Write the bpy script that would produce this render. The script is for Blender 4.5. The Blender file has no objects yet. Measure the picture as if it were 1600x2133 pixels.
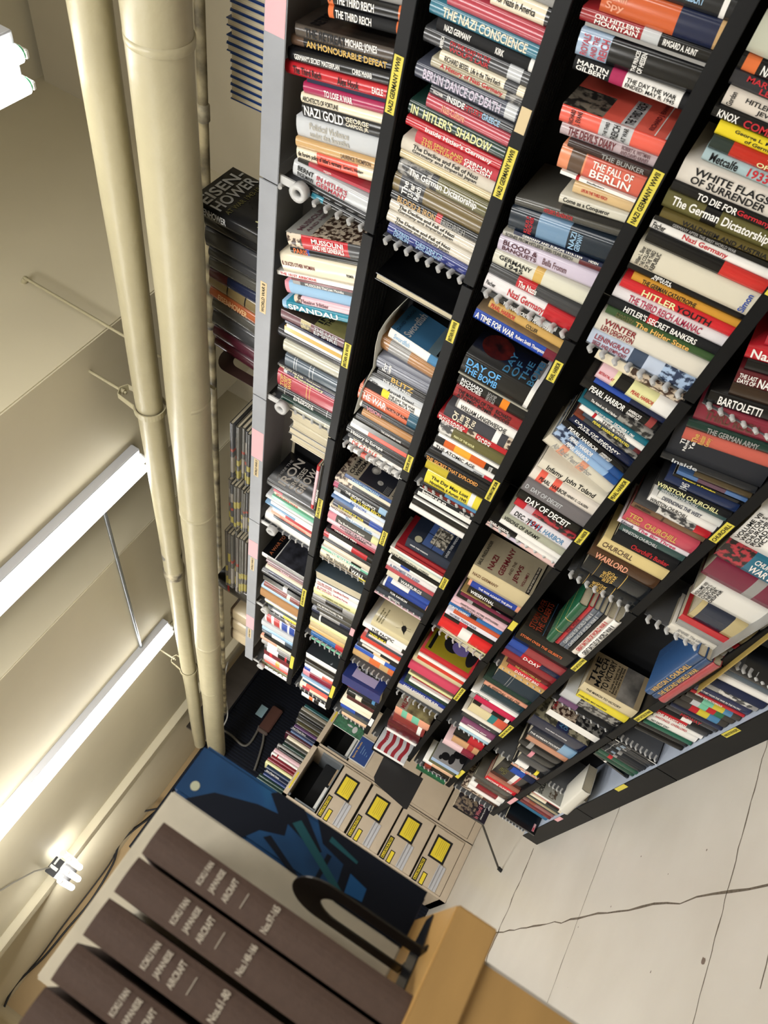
import bpy, bmesh, math, random, re
from mathutils import Matrix, Vector
random.seed(7)
SC = bpy.context.scene
COL = SC.collection
# ---------------------------------------------------------------- camera
CAM_F = 1552.14
CAM_C = Vector((-0.38140, 1.56797, 1.20715))
CAM_R = ((-0.16664108, -0.49644445, -0.8519235), (0.5260261, 0.68602276, -0.50266222), (0.83398279, -0.53189818, 0.14682317))
cam_d = bpy.data.cameras.new('camera')
cam = bpy.data.objects.new('camera', cam_d); COL.objects.link(cam)
rx, dn, fw = (Vector(r) for r in CAM_R)
M = Matrix((rx, -dn, -fw)).transposed().to_4x4(); M.translation = CAM_C
cam.matrix_world = M
cam_d.sensor_fit = 'VERTICAL'; cam_d.sensor_height = 36.0
cam_d.lens = CAM_F / 2133 * 36.0
cam_d.clip_start = 0.02
cam_d.dof.use_dof = True; cam_d.dof.focus_distance = 3.0; cam_d.dof.aperture_fstop = 8.0
SC.camera = cam
# ---------------------------------------------------------------- world, exposure
SC.view_settings.view_transform = 'Standard'; SC.view_settings.look = 'None'
SC.view_settings.gamma = 1.0; SC.view_settings.use_curve_mapping = False
SC.view_settings.exposure = 0.0
SC.cycles.max_bounces = 7; SC.cycles.glossy_bounces = 3
W = bpy.data.worlds.new('world'); SC.world = W; W.use_nodes = True
W.node_tree.nodes['Background'].inputs[0].default_value = (0.9, 0.95, 1.0, 1)
W.node_tree.nodes['Background'].inputs[1].default_value = 0.25
TUBE_E = 12.0
def area(name, loc, size, size_y, power, rot=(0, 0, 0), col=(1, .985, .955)):
    l = bpy.data.lights.new(name, 'AREA'); l.shape = 'RECTANGLE'; l.size = size; l.size_y = size_y; l.energy = power; l.color = col
    o = bpy.data.objects.new(name, l); COL.objects.link(o); o.location = loc; o.rotation_euler = rot; return o
# unseen lights added in place of further room lamps, aimed to brighten the shelves
def fill_at(loc, target, w, l, power):
    o = area('ceiling_lamp_light', loc, w, l, power); o.rotation_euler = (Vector(target)-Vector(loc)).to_track_quat('-Z', 'Y').to_euler(); return o
fill_at((-1.3, 2.4, 2.7), (.6, 0, 1.3), .3, 1.4, 46)
fill_at((0.9, 2.6, 2.7), (1.0, 0, 1.2), .3, 1.4, 44)
fill_at((3.0, 2.4, 2.85), (3.0, 0, .8), .3, 1.4, 42)
fill_at((4.7, 2.2, 2.85), (6.6, -.3, .8), .3, 1.4, 110)  # unseen extra fill, aimed to brighten the filing cabinets
fill_at((-2.6, 1.0, 2.7), (.5, 1.4, 1.0), .3, 1.4, 20)
fill_at((0.6, 1.9, 2.9), (1.2, .8, 4.4), .3, 1.4, 13)      # uplight added to lift the dark ceiling
fill_at((-1.4, .9, 2.8), (1.9, .6, 3.6), .3, 1.4, 9)  # second added uplight, brightening the beam side
fill_at((8.2, 1.8, 2.6), (9.9, .5, 2.0), .3, 1.0, 34)  # unseen light added to brighten the far wall
# ---------------------------------------------------------------- colours and materials
def lin(h):
    h = h.lstrip('#'); v = [int(h[i:i+2], 16)/255 for i in (0, 2, 4)]
    return tuple(x/12.92 if x <= .04045 else ((x+.055)/1.055)**2.4 for x in v) + (1,)
PAL = dict(k='#0e0f12', w='#e6e4e0', c='#ddd3bc', g='#8f8e8c', dg='#3a3b3e', r='#b3202a', dr='#641a22', m='#9c2450', p='#d58c98',
    n='#1c2440', b='#25479c', lb='#8fb2d0', t='#2b8097', o='#cf6a38', y='#e0cf3c', tan='#bd9a6a', br='#5a4638', gn='#2c6a4c',
    dgn='#16332c', pu='#6d4f86', lv='#c3b9cb', ol='#5e5a34', ch='#2a2b31', sl='#46535f', ro='#a83a48', co='#dd5f50', gold='#c9a558',
    mv='#6b4d54', sb='#4a7fa8', mt='#6fb79b', lg='#b9bcbf', cb='#a57a4c', sa='#d9987c', my='#d9d7a0', gr='#4b4a45', pk='#d8b4bc')
CN = dict(k='black', w='white', c='cream', g='grey', dg='dark grey', r='red', dr='dark red', m='magenta', p='pink', n='navy blue', b='blue',
    lb='light blue', t='teal', o='orange', y='yellow', tan='tan', br='brown', gn='green', dgn='dark green', pu='purple', lv='lavender',
    ol='olive', ch='charcoal', sl='slate blue', ro='rose red', co='coral red', gold='gold', mv='mauve brown', sb='steel blue', mt='mint green',
    lg='pale grey', cb='light brown', sa='salmon', my='pale yellow', gr='grey brown', pk='pale pink')
MATS = {}
def mat(name, col, rough=.5, spec=.5, metal=0, coat=0, noise=0, nscale=20, bump=0, bscale=60, emis=0, col2=None, stretch=None):
    if name in MATS: return MATS[name]
    m = bpy.data.materials.new(name); m.use_nodes = True; nt = m.node_tree; b = nt.nodes['Principled BSDF']
    c = lin(col) if isinstance(col, str) else col
    b.inputs['Base Color'].default_value = c; b.inputs['Roughness'].default_value = rough
    b.inputs['Specular IOR Level'].default_value = spec; b.inputs['Metallic'].default_value = metal
    b.inputs['Coat Weight'].default_value = coat; b.inputs['Coat Roughness'].default_value = .12
    if emis:
        b.inputs['Emission Color'].default_value = c; b.inputs['Emission Strength'].default_value = emis
    if noise or bump:
        tc = nt.nodes.new('ShaderNodeTexCoord'); mp = nt.nodes.new('ShaderNodeMapping')
        nt.links.new(tc.outputs['Object'], mp.inputs[0])
        if stretch: mp.inputs['Scale'].default_value = stretch
    if noise:
        n = nt.nodes.new('ShaderNodeTexNoise'); n.inputs['Scale'].default_value = nscale; n.inputs['Detail'].default_value = 5
        nt.links.new(mp.outputs[0], n.inputs[0])
        r = nt.nodes.new('ShaderNodeValToRGB'); r.color_ramp.elements[0].position = .35; r.color_ramp.elements[1].position = .65
        c2 = lin(col2) if col2 else tuple(x*(1-noise) for x in c[:3]) + (1,)
        r.color_ramp.elements[0].color = c2; r.color_ramp.elements[1].color = c
        nt.links.new(n.outputs[0], r.inputs[0]); nt.links.new(r.outputs[0], b.inputs['Base Color'])
    if bump:
        n2 = nt.nodes.new('ShaderNodeTexNoise'); n2.inputs['Scale'].default_value = bscale; n2.inputs['Detail'].default_value = 4
        nt.links.new(mp.outputs[0], n2.inputs[0])
        bp = nt.nodes.new('ShaderNodeBump'); bp.inputs['Strength'].default_value = bump; bp.inputs['Distance'].default_value = .01
        nt.links.new(n2.outputs[0], bp.inputs['Height']); nt.links.new(bp.outputs[0], b.inputs['Normal'])
    MATS[name] = m; return m
def bm_(code, gloss=1):           # a book-cover colour
    c = code if code.startswith('#') else PAL[code]; nm = code[1:] if code.startswith('#') else CN[code].replace(' ', '_')
    return mat('glossy_cover_'+nm, c, .24, .4, coat=.3) if gloss else mat('cloth_cover_'+nm, c, .6, .25)
def ink(code):
    return mat('ink_'+(code[1:] if code.startswith('#') else CN[code].replace(' ', '_')), code if code.startswith('#') else PAL[code], .5, .3)
def photo(name, a, b, scale=14, mid=.5, w=.04):   # printed halftone picture: two tones in soft blotches
    k = 'print_'+name
    if k in MATS: return MATS[k]
    m = bpy.data.materials.new(k); m.use_nodes = True; nt = m.node_tree; bs = nt.nodes['Principled BSDF']
    bs.inputs['Roughness'].default_value = .4; bs.inputs['Coat Weight'].default_value = .3
    tc = nt.nodes.new('ShaderNodeTexCoord'); n = nt.nodes.new('ShaderNodeTexNoise'); n.inputs['Scale'].default_value = scale; n.inputs['Detail'].default_value = 4
    r = nt.nodes.new('ShaderNodeValToRGB'); r.color_ramp.elements[0].position = mid-w; r.color_ramp.elements[1].position = mid+w
    r.color_ramp.elements[0].color = lin(a); r.color_ramp.elements[1].color = lin(b)
    nt.links.new(tc.outputs['Object'], n.inputs[0]); nt.links.new(n.outputs[0], r.inputs[0]); nt.links.new(r.outputs[0], bs.inputs['Base Color'])
    MATS[k] = m; return m
PAGES = mat('book_pages', '#c9bfa6', .8, .2, noise=.25, nscale=400, stretch=(1, 1, .02))
# ---------------------------------------------------------------- mesh helpers
class MB:
    """collects shapes of several materials into one mesh"""
    def __init__(s): s.v = []; s.f = []; s.mi = []; s.mats = []; s.sm = []
    def mid(s, m):
        if m not in s.mats: s.mats.append(m)
        return s.mats.index(m)
    def add(s, vs, fs, m, smooth=False):
        o = len(s.v); s.v += [tuple(v) for v in vs]; k = s.mid(m)
        for f in fs: s.f.append(tuple(i+o for i in f)); s.mi.append(k); s.sm.append(smooth)
    def box(s, a, b, m, bev=0, T=None):
        if bev:
            bm = bmesh.new(); bmesh.ops.create_cube(bm, size=1)
            for v in bm.verts: v.co = Vector([(a[i]+b[i])/2 + v.co[i]*(b[i]-a[i]) for i in range(3)])
            bmesh.ops.bevel(bm, geom=bm.edges[:], offset=bev, segments=2, affect='EDGES')
            vs = [v.co.copy() for v in bm.verts]; bm.verts.index_update(); fs = [[v.index for v in f.verts] for f in bm.faces]; bm.free()
        else:
            x0, y0, z0 = a; x1, y1, z1 = b
            vs = [Vector(p) for p in ((x0,y0,z0),(x1,y0,z0),(x1,y1,z0),(x0,y1,z0),(x0,y0,z1),(x1,y0,z1),(x1,y1,z1),(x0,y1,z1))]
            fs = [(0,3,2,1),(4,5,6,7),(0,1,5,4),(1,2,6,5),(2,3,7,6),(3,0,4,7)]
        if T: vs = [T @ v for v in vs]
        s.add(vs, fs, m); return s
    def tube(s, pts, r, m, n=12, caps=True):
        pts = [Vector(p) for p in pts]; vs = []; fs = []
        rs = r if isinstance(r, (list, tuple)) else [r]*len(pts)
        up = None
        for i, p in enumerate(pts):
            d = (pts[min(i+1, len(pts)-1)] - pts[max(i-1, 0)]).normalized()
            if up is None:
                up = Vector((0, 0, 1)) if abs(d.z) < .9 else Vector((0, 1, 0))
            a = d.cross(up).normalized(); b = a.cross(d).normalized(); up = b
            for k in range(n):
                t = 2*math.pi*k/n; vs.append(p + (a*math.cos(t) + b*math.sin(t))*rs[i])
        for i in range(len(pts)-1):
            for k in range(n):
                fs.append((i*n+k, i*n+(k+1) % n, (i+1)*n+(k+1) % n, (i+1)*n+k))
        s.add(vs, fs, m, True)
        if caps:
            o = len(pts)-1
            s.add(vs[:n], [tuple(range(n))[::-1]], m); s.add(vs[o*n:], [tuple(range(n))], m)
        return s
    def prism(s, poly, z0, z1, m, T=None):   # polygon in xy extruded along z
        n = len(poly); vs = [Vector((x, y, z0)) for x, y in poly] + [Vector((x, y, z1)) for x, y in poly]
        fs = [tuple(range(n))[::-1], tuple(range(n, 2*n))] + [(i, (i+1) % n, (i+1) % n+n, i+n) for i in range(n)]
        if T: vs = [T @ v for v in vs]
        s.add(vs, fs, m); return s
    def mesh(s, name):
        me = bpy.data.meshes.new(name); me.from_pydata(s.v, [], s.f)
        for m in s.mats: me.materials.append(m)
        me.polygons.foreach_set('material_index', s.mi); me.polygons.foreach_set('use_smooth', s.sm); me.update(); return me
    def obj(s, name, parent=None):
        o = bpy.data.objects.new(name, s.mesh(name)); COL.objects.link(o)
        if parent: o.parent = parent
        return o
def tag(o, label=None, cat=None, group=None, kind=None):
    for k, v in (('label', label), ('category', cat), ('group', group), ('kind', kind)):
        if v: o[k] = v
    return o
def thing(name, label, cat, loc=(0, 0, 0), rot=(0, 0, 0), group=None):
    o = bpy.data.objects.new(name, None); COL.objects.link(o); o.location = loc; o.rotation_euler = rot; o.empty_display_size = .05
    return tag(o, label, cat, group)
def struct(name, mb):
    return tag(mb.obj(name), kind='structure')
# text -> mesh data, cached
_tc = {}
def text_geo(s, bold=0):
    key = (s, bold)
    if key in _tc: return _tc[key]
    cu = bpy.data.curves.new('t', 'FONT'); cu.body = s; cu.align_x = 'LEFT'; cu.resolution_u = 3; cu.offset = bold; cu.fill_mode = 'FRONT'
    cu.space_line = .8
    o = bpy.data.objects.new('t', cu); COL.objects.link(o)
    dg = bpy.context.evaluated_depsgraph_get(); me = bpy.data.meshes.new_from_object(o.evaluated_get(dg))
    vs = [v.co.copy() for v in me.vertices]; fs = [tuple(p.vertices) for p in me.polygons]
    bpy.data.objects.remove(o); bpy.data.meshes.remove(me); bpy.data.curves.remove(cu)
    if not vs: _tc[key] = None; return None
    x0 = min(v.x for v in vs); x1 = max(v.x for v in vs); y0 = min(v.y for v in vs); y1 = max(v.y for v in vs)
    vs = [Vector(((v.x-x0)/(x1-x0), (v.y-y0)/(y1-y0), 0)) for v in vs]
    _tc[key] = (vs, fs, (x1-x0)/(y1-y0)); return _tc[key]
def put_text(mb, s, m, origin, xd, yd, w, h, bold=.02, fit=1.6):
    """text in the rectangle origin + w*xd + h*yd; stretched by at most fit"""
    for ln_i, ln in enumerate(s.split('|')):
        nl = s.count('|')+1
        g = text_geo(ln, bold)
        if not g: continue
        vs, fs, asp = g
        hh = h/nl*.86; ww = w
        if ww > hh*asp*fit: ww = hh*asp*fit
        if hh > ww/asp*1.9: hh = ww/asp*1.9
        yo = h*(nl-1-ln_i)/nl + (h/nl-hh)/2; xo = (w-ww)/2
        mb.add([origin + xd*(xo+v.x*ww) + yd*(yo+v.y*hh) for v in vs], fs, m)
# ---------------------------------------------------------------- projection (for placing what stands on the shelves)
def project(x, y, z):
    p = Vector((x, y, z)) - CAM_C; q = (rx.dot(p), dn.dot(p), fw.dot(p))
    return 800+CAM_F*q[0]/q[2], 1066.5+CAM_F*q[1]/q[2]
BAY = .914
ZS = [2.257, 1.915, 1.604, 1.297, .967, .665, .333, .09]     # canopy, shelves 1-7
# ---------------------------------------------------------------- books
ORD = ['', 'top', 'second', 'third', 'fourth', 'fifth', 'sixth', 'bottom']
BAYN = ['nearest', 'second', 'third', 'fourth', 'farthest']
NAMES = ['HITLER', 'MUSSOLINI', 'CHURCHILL', 'EISENHOWER', 'GILBERT', 'RHODES', 'FROMM', 'BESSEL', 'FISCHER', 'MESSENGER', 'EVANS', 'LEE', 'MOSSE', 'METCALFE',
    'WIESENTHAL', 'WEIZMANN', 'GAULLE', 'MONTGOMERY', 'COSTELLO', 'TOLAND', 'WALDHEIM', 'HUNT', 'HIDEN', 'KNOX', 'BARTOLETTI', 'DEIGHTON', 'WARBURGS',
    'STALIN', 'DUCE', 'PERRET', 'HASTINGS', 'MACHINE', 'CARPOZI', 'JENNIE', 'NIMITZ', 'KLAUS', 'BAIRD', 'HOYT', 'COLLIER']
BOOKS = []   # specs
def solve_x(val, axis, z, y=-.02):
    a, b = -.7, 6.5
    # walk along the shelf line; both image coordinates are monotonic in x where the point is in front of the camera
    a = max(a, -.2) if z < 1.2 else a
    f = lambda x: project(x, y, z)[axis] - val
    fa = f(a)
    for _ in range(50):
        m = (a+b)/2; fm = f(m)
        if (fa < 0) == (fm < 0): a, fa = m, fm
        else: b = m
    return (a+b)/2
def lean_for(x, z, slope):
    """angle about Y (top towards +X positive) that gives the spine this slope in the image"""
    u0, v0 = project(x, -.02, z); best = (9, 0)
    for i in range(-60, 61):
        t = math.radians(i*.75); u1, v1 = project(x+.2*math.sin(t), -.02, z+.2*math.cos(t))
        if u1 >= u0: continue
        s = (v0-v1)/(u0-u1); d = abs(s-slope)
        if d < best[0]: best = (d, t)
    return best[1]
def parse(text):
    Z = (0, 0, 1); shelf = bay = 0; axis = 1; prev = None; knots = None; cnt = 0; pl = None; px1 = -9
    for line in text.strip().splitlines():
        line = line.strip()
        if not line or line.startswith('//'): continue
        if line.startswith('Z '): Z = tuple(float(t) for t in line.split()[1:]); continue
        if line.startswith('ROW'):
            p = line.split(); shelf, bay = int(p[1]), int(p[2]); axis = 0 if 'u' in p[3:] else 1
            knots = []; prev = None; cnt = 0; pl = None; px1 = -9
            continue
        if line.startswith('S '):        # S px slope  px slope
            q = [float(t) for t in line.split()[1:]]; knots = list(zip(q[::2], q[1::2])); continue
        if line.startswith('START'):
            v = float(line.split()[1])/Z[2] + Z[axis]; prev = solve_x(v, axis, ZS[shelf]+.012); continue
        p = [t.strip() for t in line.split(';')] + ['']*6
        z = ZS[shelf] + .012
        pv = float(p[0])/Z[2] + Z[axis]; x = solve_x(pv, axis, z)
        if prev is None: prev = bay*BAY + .01
        if p[1] == '-': prev = max(prev, x); continue
        th = max(x - prev, .006); x0 = prev; prev = x0 + th
        if len(knots) > 1:
            s = knots[0][1]
            for (a, sa), (b, sb) in zip(knots, knots[1:]):
                if (a <= pv <= b): s = sa + (sb-sa)*(pv-a)/(b-a)
                elif pv > b: s = sb
        else: s = knots[0][1] if knots else None
        ms = re.search(r'(?:^| )S(-?[\d.]+)', p[5])
        if ms: s = float(ms.group(1))
        ln = lean_for(x, z, s) if s is not None else 0
        ln = max(-.5, min(.5, ln))
        if p[1].startswith('t'):
            tu = float(p[1][1:])/Z[2] + Z[0]
            lo, hi = .12, .32
            for _ in range(25):
                h = (lo+hi)/2
                if project(x+h*math.sin(ln), -.02, z+h*math.cos(ln))[0] > tu: lo = h
                else: hi = h
            h = (lo+hi)/2
        elif p[1]: h = float(p[1].strip('h'))/100
        else: h = random.uniform(.215, .245)
        nxt = ZS[shelf-1] - .03 - z if shelf > 0 else .4
        h = min(h, nxt)
        cnt += 1
        wedge = h*(math.tan(pl)-math.tan(ln)) if pl is not None and pl > ln+.01 and x0 <= px1+.002 else 0
        px1 = x0+th; pl = ln
        if wedge > 0:
            wedge = min(wedge, th*.7, th-.007); 
            if wedge > 0: x0 += wedge; th -= wedge
        BOOKS.append(dict(shelf=shelf, bay=bay, x0=x0, th=th, lean=ln, h=h, col=p[2] or 'w', title=p[3], bands=p[4], opt=p[5], n=cnt))
def book_geo(b):
    """returns dict part -> MB in local coordinates: spine on y=0 looking to +y, thickness along x from 0, height z"""
    th = b['th']*math.cos(b['lean'])*.96; th = max(th, .005); h = b['h']; d = b.get('d') or min(.185, .68*h)
    soft = 'P' in b['opt'].split() or th < .014
    ct = .0012 if soft else .0026
    rnd = 0 if soft else min(.005, th*.18)
    over = 0 if soft else .003
    N = 5 if rnd else 2
    base = b['col']; glossy = int(b.get('x0', .3)*9973) % 5 != 0 or soft
    prof = [(0, -d), (0, 0)] if not rnd else [(0, -d)] + [(0, -rnd)]
    if rnd:
        prof = [(0, -d)]
        for i in range(N+1):
            t = i/N; prof.append((th*t, -rnd*(2*t-1)**2))
        prof.append((th, -d))
    else: prof = [(0, -d), (0, 0), (th, 0), (th, -d)]
    # inner offset profile
    n = len(prof); cx = th/2
    inner = []
    for i, (x, y) in enumerate(prof):
        inner.append((ct + x/th*(th-2*ct), y if i in (0, n-1) else y-ct))
    bands = []
    for t in b['bands'].split():
        q, c = t.rsplit(':', 1); a, e = q.split('-'); bands.append((float(a), float(e), c))
    cuts = sorted({0., 1.} | {a for a, e, c in bands} | {e for a, e, c in bands})
    cov = MB()
    for c0, c1 in zip(cuts, cuts[1:]):
        mid = (c0+c1)/2; code = base
        for a, e, c in bands:
            if a <= mid <= e: code = c
        m = PRINTS[code[1:]] if code.startswith('*') else bm_(code, glossy)
        z1 = h*(1-c0); z0 = h*(1-c1)
        vs = [Vector((x, y, z)) for z in (z0, z1) for x, y in prof] + [Vector((x, y, z)) for z in (z0, z1) for x, y in inner]
        fs = []
        for i in range(n-1):
            fs.append((i, i+1, n+i+1, n+i)); fs.append((2*n+i+1, 2*n+i, 3*n+i, 3*n+i+1))
        sm = False
        cov.add(vs, [tuple(reversed(f)) for f in fs], m, bool(rnd))
        ends = []
        for i in range(n-1):
            if c0 == 0: ends.append((n+i, n+i+1, 3*n+i+1, 3*n+i))
            if c1 == 1: ends.append((i+1, i, 2*n+i, 2*n+i+1))
        ends += [(0, n, 3*n, 2*n), (n-1, 2*n+n-1, 3*n+n-1, n+n-1)]
        cov.add(vs, ends, m)
    pg = MB(); pg.box((ct, -d+over, over), (th-ct, -rnd-ct-.001, h-over), PAGES)
    parts = dict(cover=cov, pages=pg)
    for ei, el in enumerate([e for e in b['title'].split('+') if e]):
        tx = MB()
        c = 'w'; rng = (.08, .82); up = el.startswith('^'); el = el.lstrip('^')
        if '@' in el:
            el, r = el.split('@'); 
            if ':' in r: r, c = r.split(':')
            a, e = r.split('-'); rng = (float(a), float(e))
        elif ':' in el[-6:]:
            el, c = el.rsplit(':', 1)
        y = .0008
        if up:      # set across the spine
            hh = (rng[1]-rng[0])*h; put_text(tx, el, ink(c), Vector((th*.9, y, h*(1-rng[1]))), Vector((-1, 0, 0)), Vector((0, 0, 1)), th*.8, hh)
        else:
            L = (rng[1]-rng[0])*h; put_text(tx, el, ink(c), Vector((th*.88, y, h*(1-rng[0]))), Vector((0, 0, -1)), Vector((-1, 0, 0)), L, th*.76)
        if tx.v: parts['title' if ei == 0 else ('lettering', ei)] = tx
    if b.get('art'):
        ar = MB(); d_ = d; 
        lay = [0]
        def rect(a0, a1, b0, b1, m, k=0):   # a: from spine 0..1 to fore-edge, b: from top
            k = lay[0]; lay[0] += 1
            ar.add([Vector((-.0004-k*.0003, -d_*a0, h*(1-b1))), Vector((-.0004-k*.0003, -d_*a1, h*(1-b1))), Vector((-.0004-k*.0003, -d_*a1, h*(1-b0))), Vector((-.0004-k*.0003, -d_*a0, h*(1-b0)))], [(3, 2, 1, 0)], m)
        def txt(s, c, a0, a1, b0, b1):
            put_text(ar, s, ink(c), Vector((-.0022, -d_*a0, h*(1-b1))), Vector((0, -1, 0)), Vector((0, 0, 1)), d_*(a1-a0), h*(b1-b0), fit=2.2)
        b['art'](rect, txt, ar, d_, h)
        parts['cover_print'] = ar
    if 'R' in b['opt'].split():      # shelved with the fore-edge outwards
        for mb in parts.values():
            mb.v = [(th-x, -d-y, z) for x, y, z in mb.v]
    return parts, th, d
def book_matrix(b, th):
    z = ZS[b['shelf']] + .012 if 'z' not in b else b['z']; y = b.get('y', -.02 - b.get('back', 0)); L = b['lean']
    # pivot on the low corner
    if L >= 0: T = Matrix.Translation((b['x0']+b['th'], y, z)) @ Matrix.Rotation(L, 4, 'Y') @ Matrix.Translation((-th, 0, 0))
    else: T = Matrix.Translation((b['x0'], y, z)) @ Matrix.Rotation(L, 4, 'Y')
    return T
USED = {}
def uniq(lab):
    if lab in USED: raise SystemExit('duplicate label '+lab)
    USED[lab] = 1; return lab
NUM = ['', 'first', 'second', 'third', 'fourth', 'fifth', 'sixth', 'seventh', 'eighth', 'ninth', 'tenth', 'eleventh', 'twelfth', 'thirteenth', 'fourteenth',
    'fifteenth', 'sixteenth', 'seventeenth', 'eighteenth', 'nineteenth', 'twentieth', '21st', '22nd', '23rd', '24th', '25th', '26th', '27th', '28th', '29th', '30th', '31st', '32nd']
def book_label(b):
    c = CN.get(b['col'], 'printed'); size = 'thin ' if b['th'] < .016 else 'thick ' if b['th'] > .042 else ''
    if b.get('label'): return b['label']
    t = b['title'].split('+')[0].split('@')[0].lstrip('^')
    if ':' in t[-6:]: t = t.rsplit(':', 1)[0]
    t = t.replace('|', ' ').strip()
    place = '%s shelf, %s bay' % (ORD[b['shelf']], BAYN[b['bay']])
    bd = [q.rsplit(':', 1)[1] for q in b['bands'].split()]
    if len(t) > 4 and not any(nm in t.upper() for nm in NAMES) and len(t.split()) <= 5:
        return '%s book titled %s, %s on %s' % (c, t, NUM[b['n']], place)
    if bd and bd[0] in CN and bd[0] != b['col']: return '%s book with %s band, %s from near end, %s' % (c, CN[bd[0]], NUM[b['n']], place)
    return '%s%s book, %s from near end, %s' % (size, c, NUM[b['n']], place)
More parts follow.
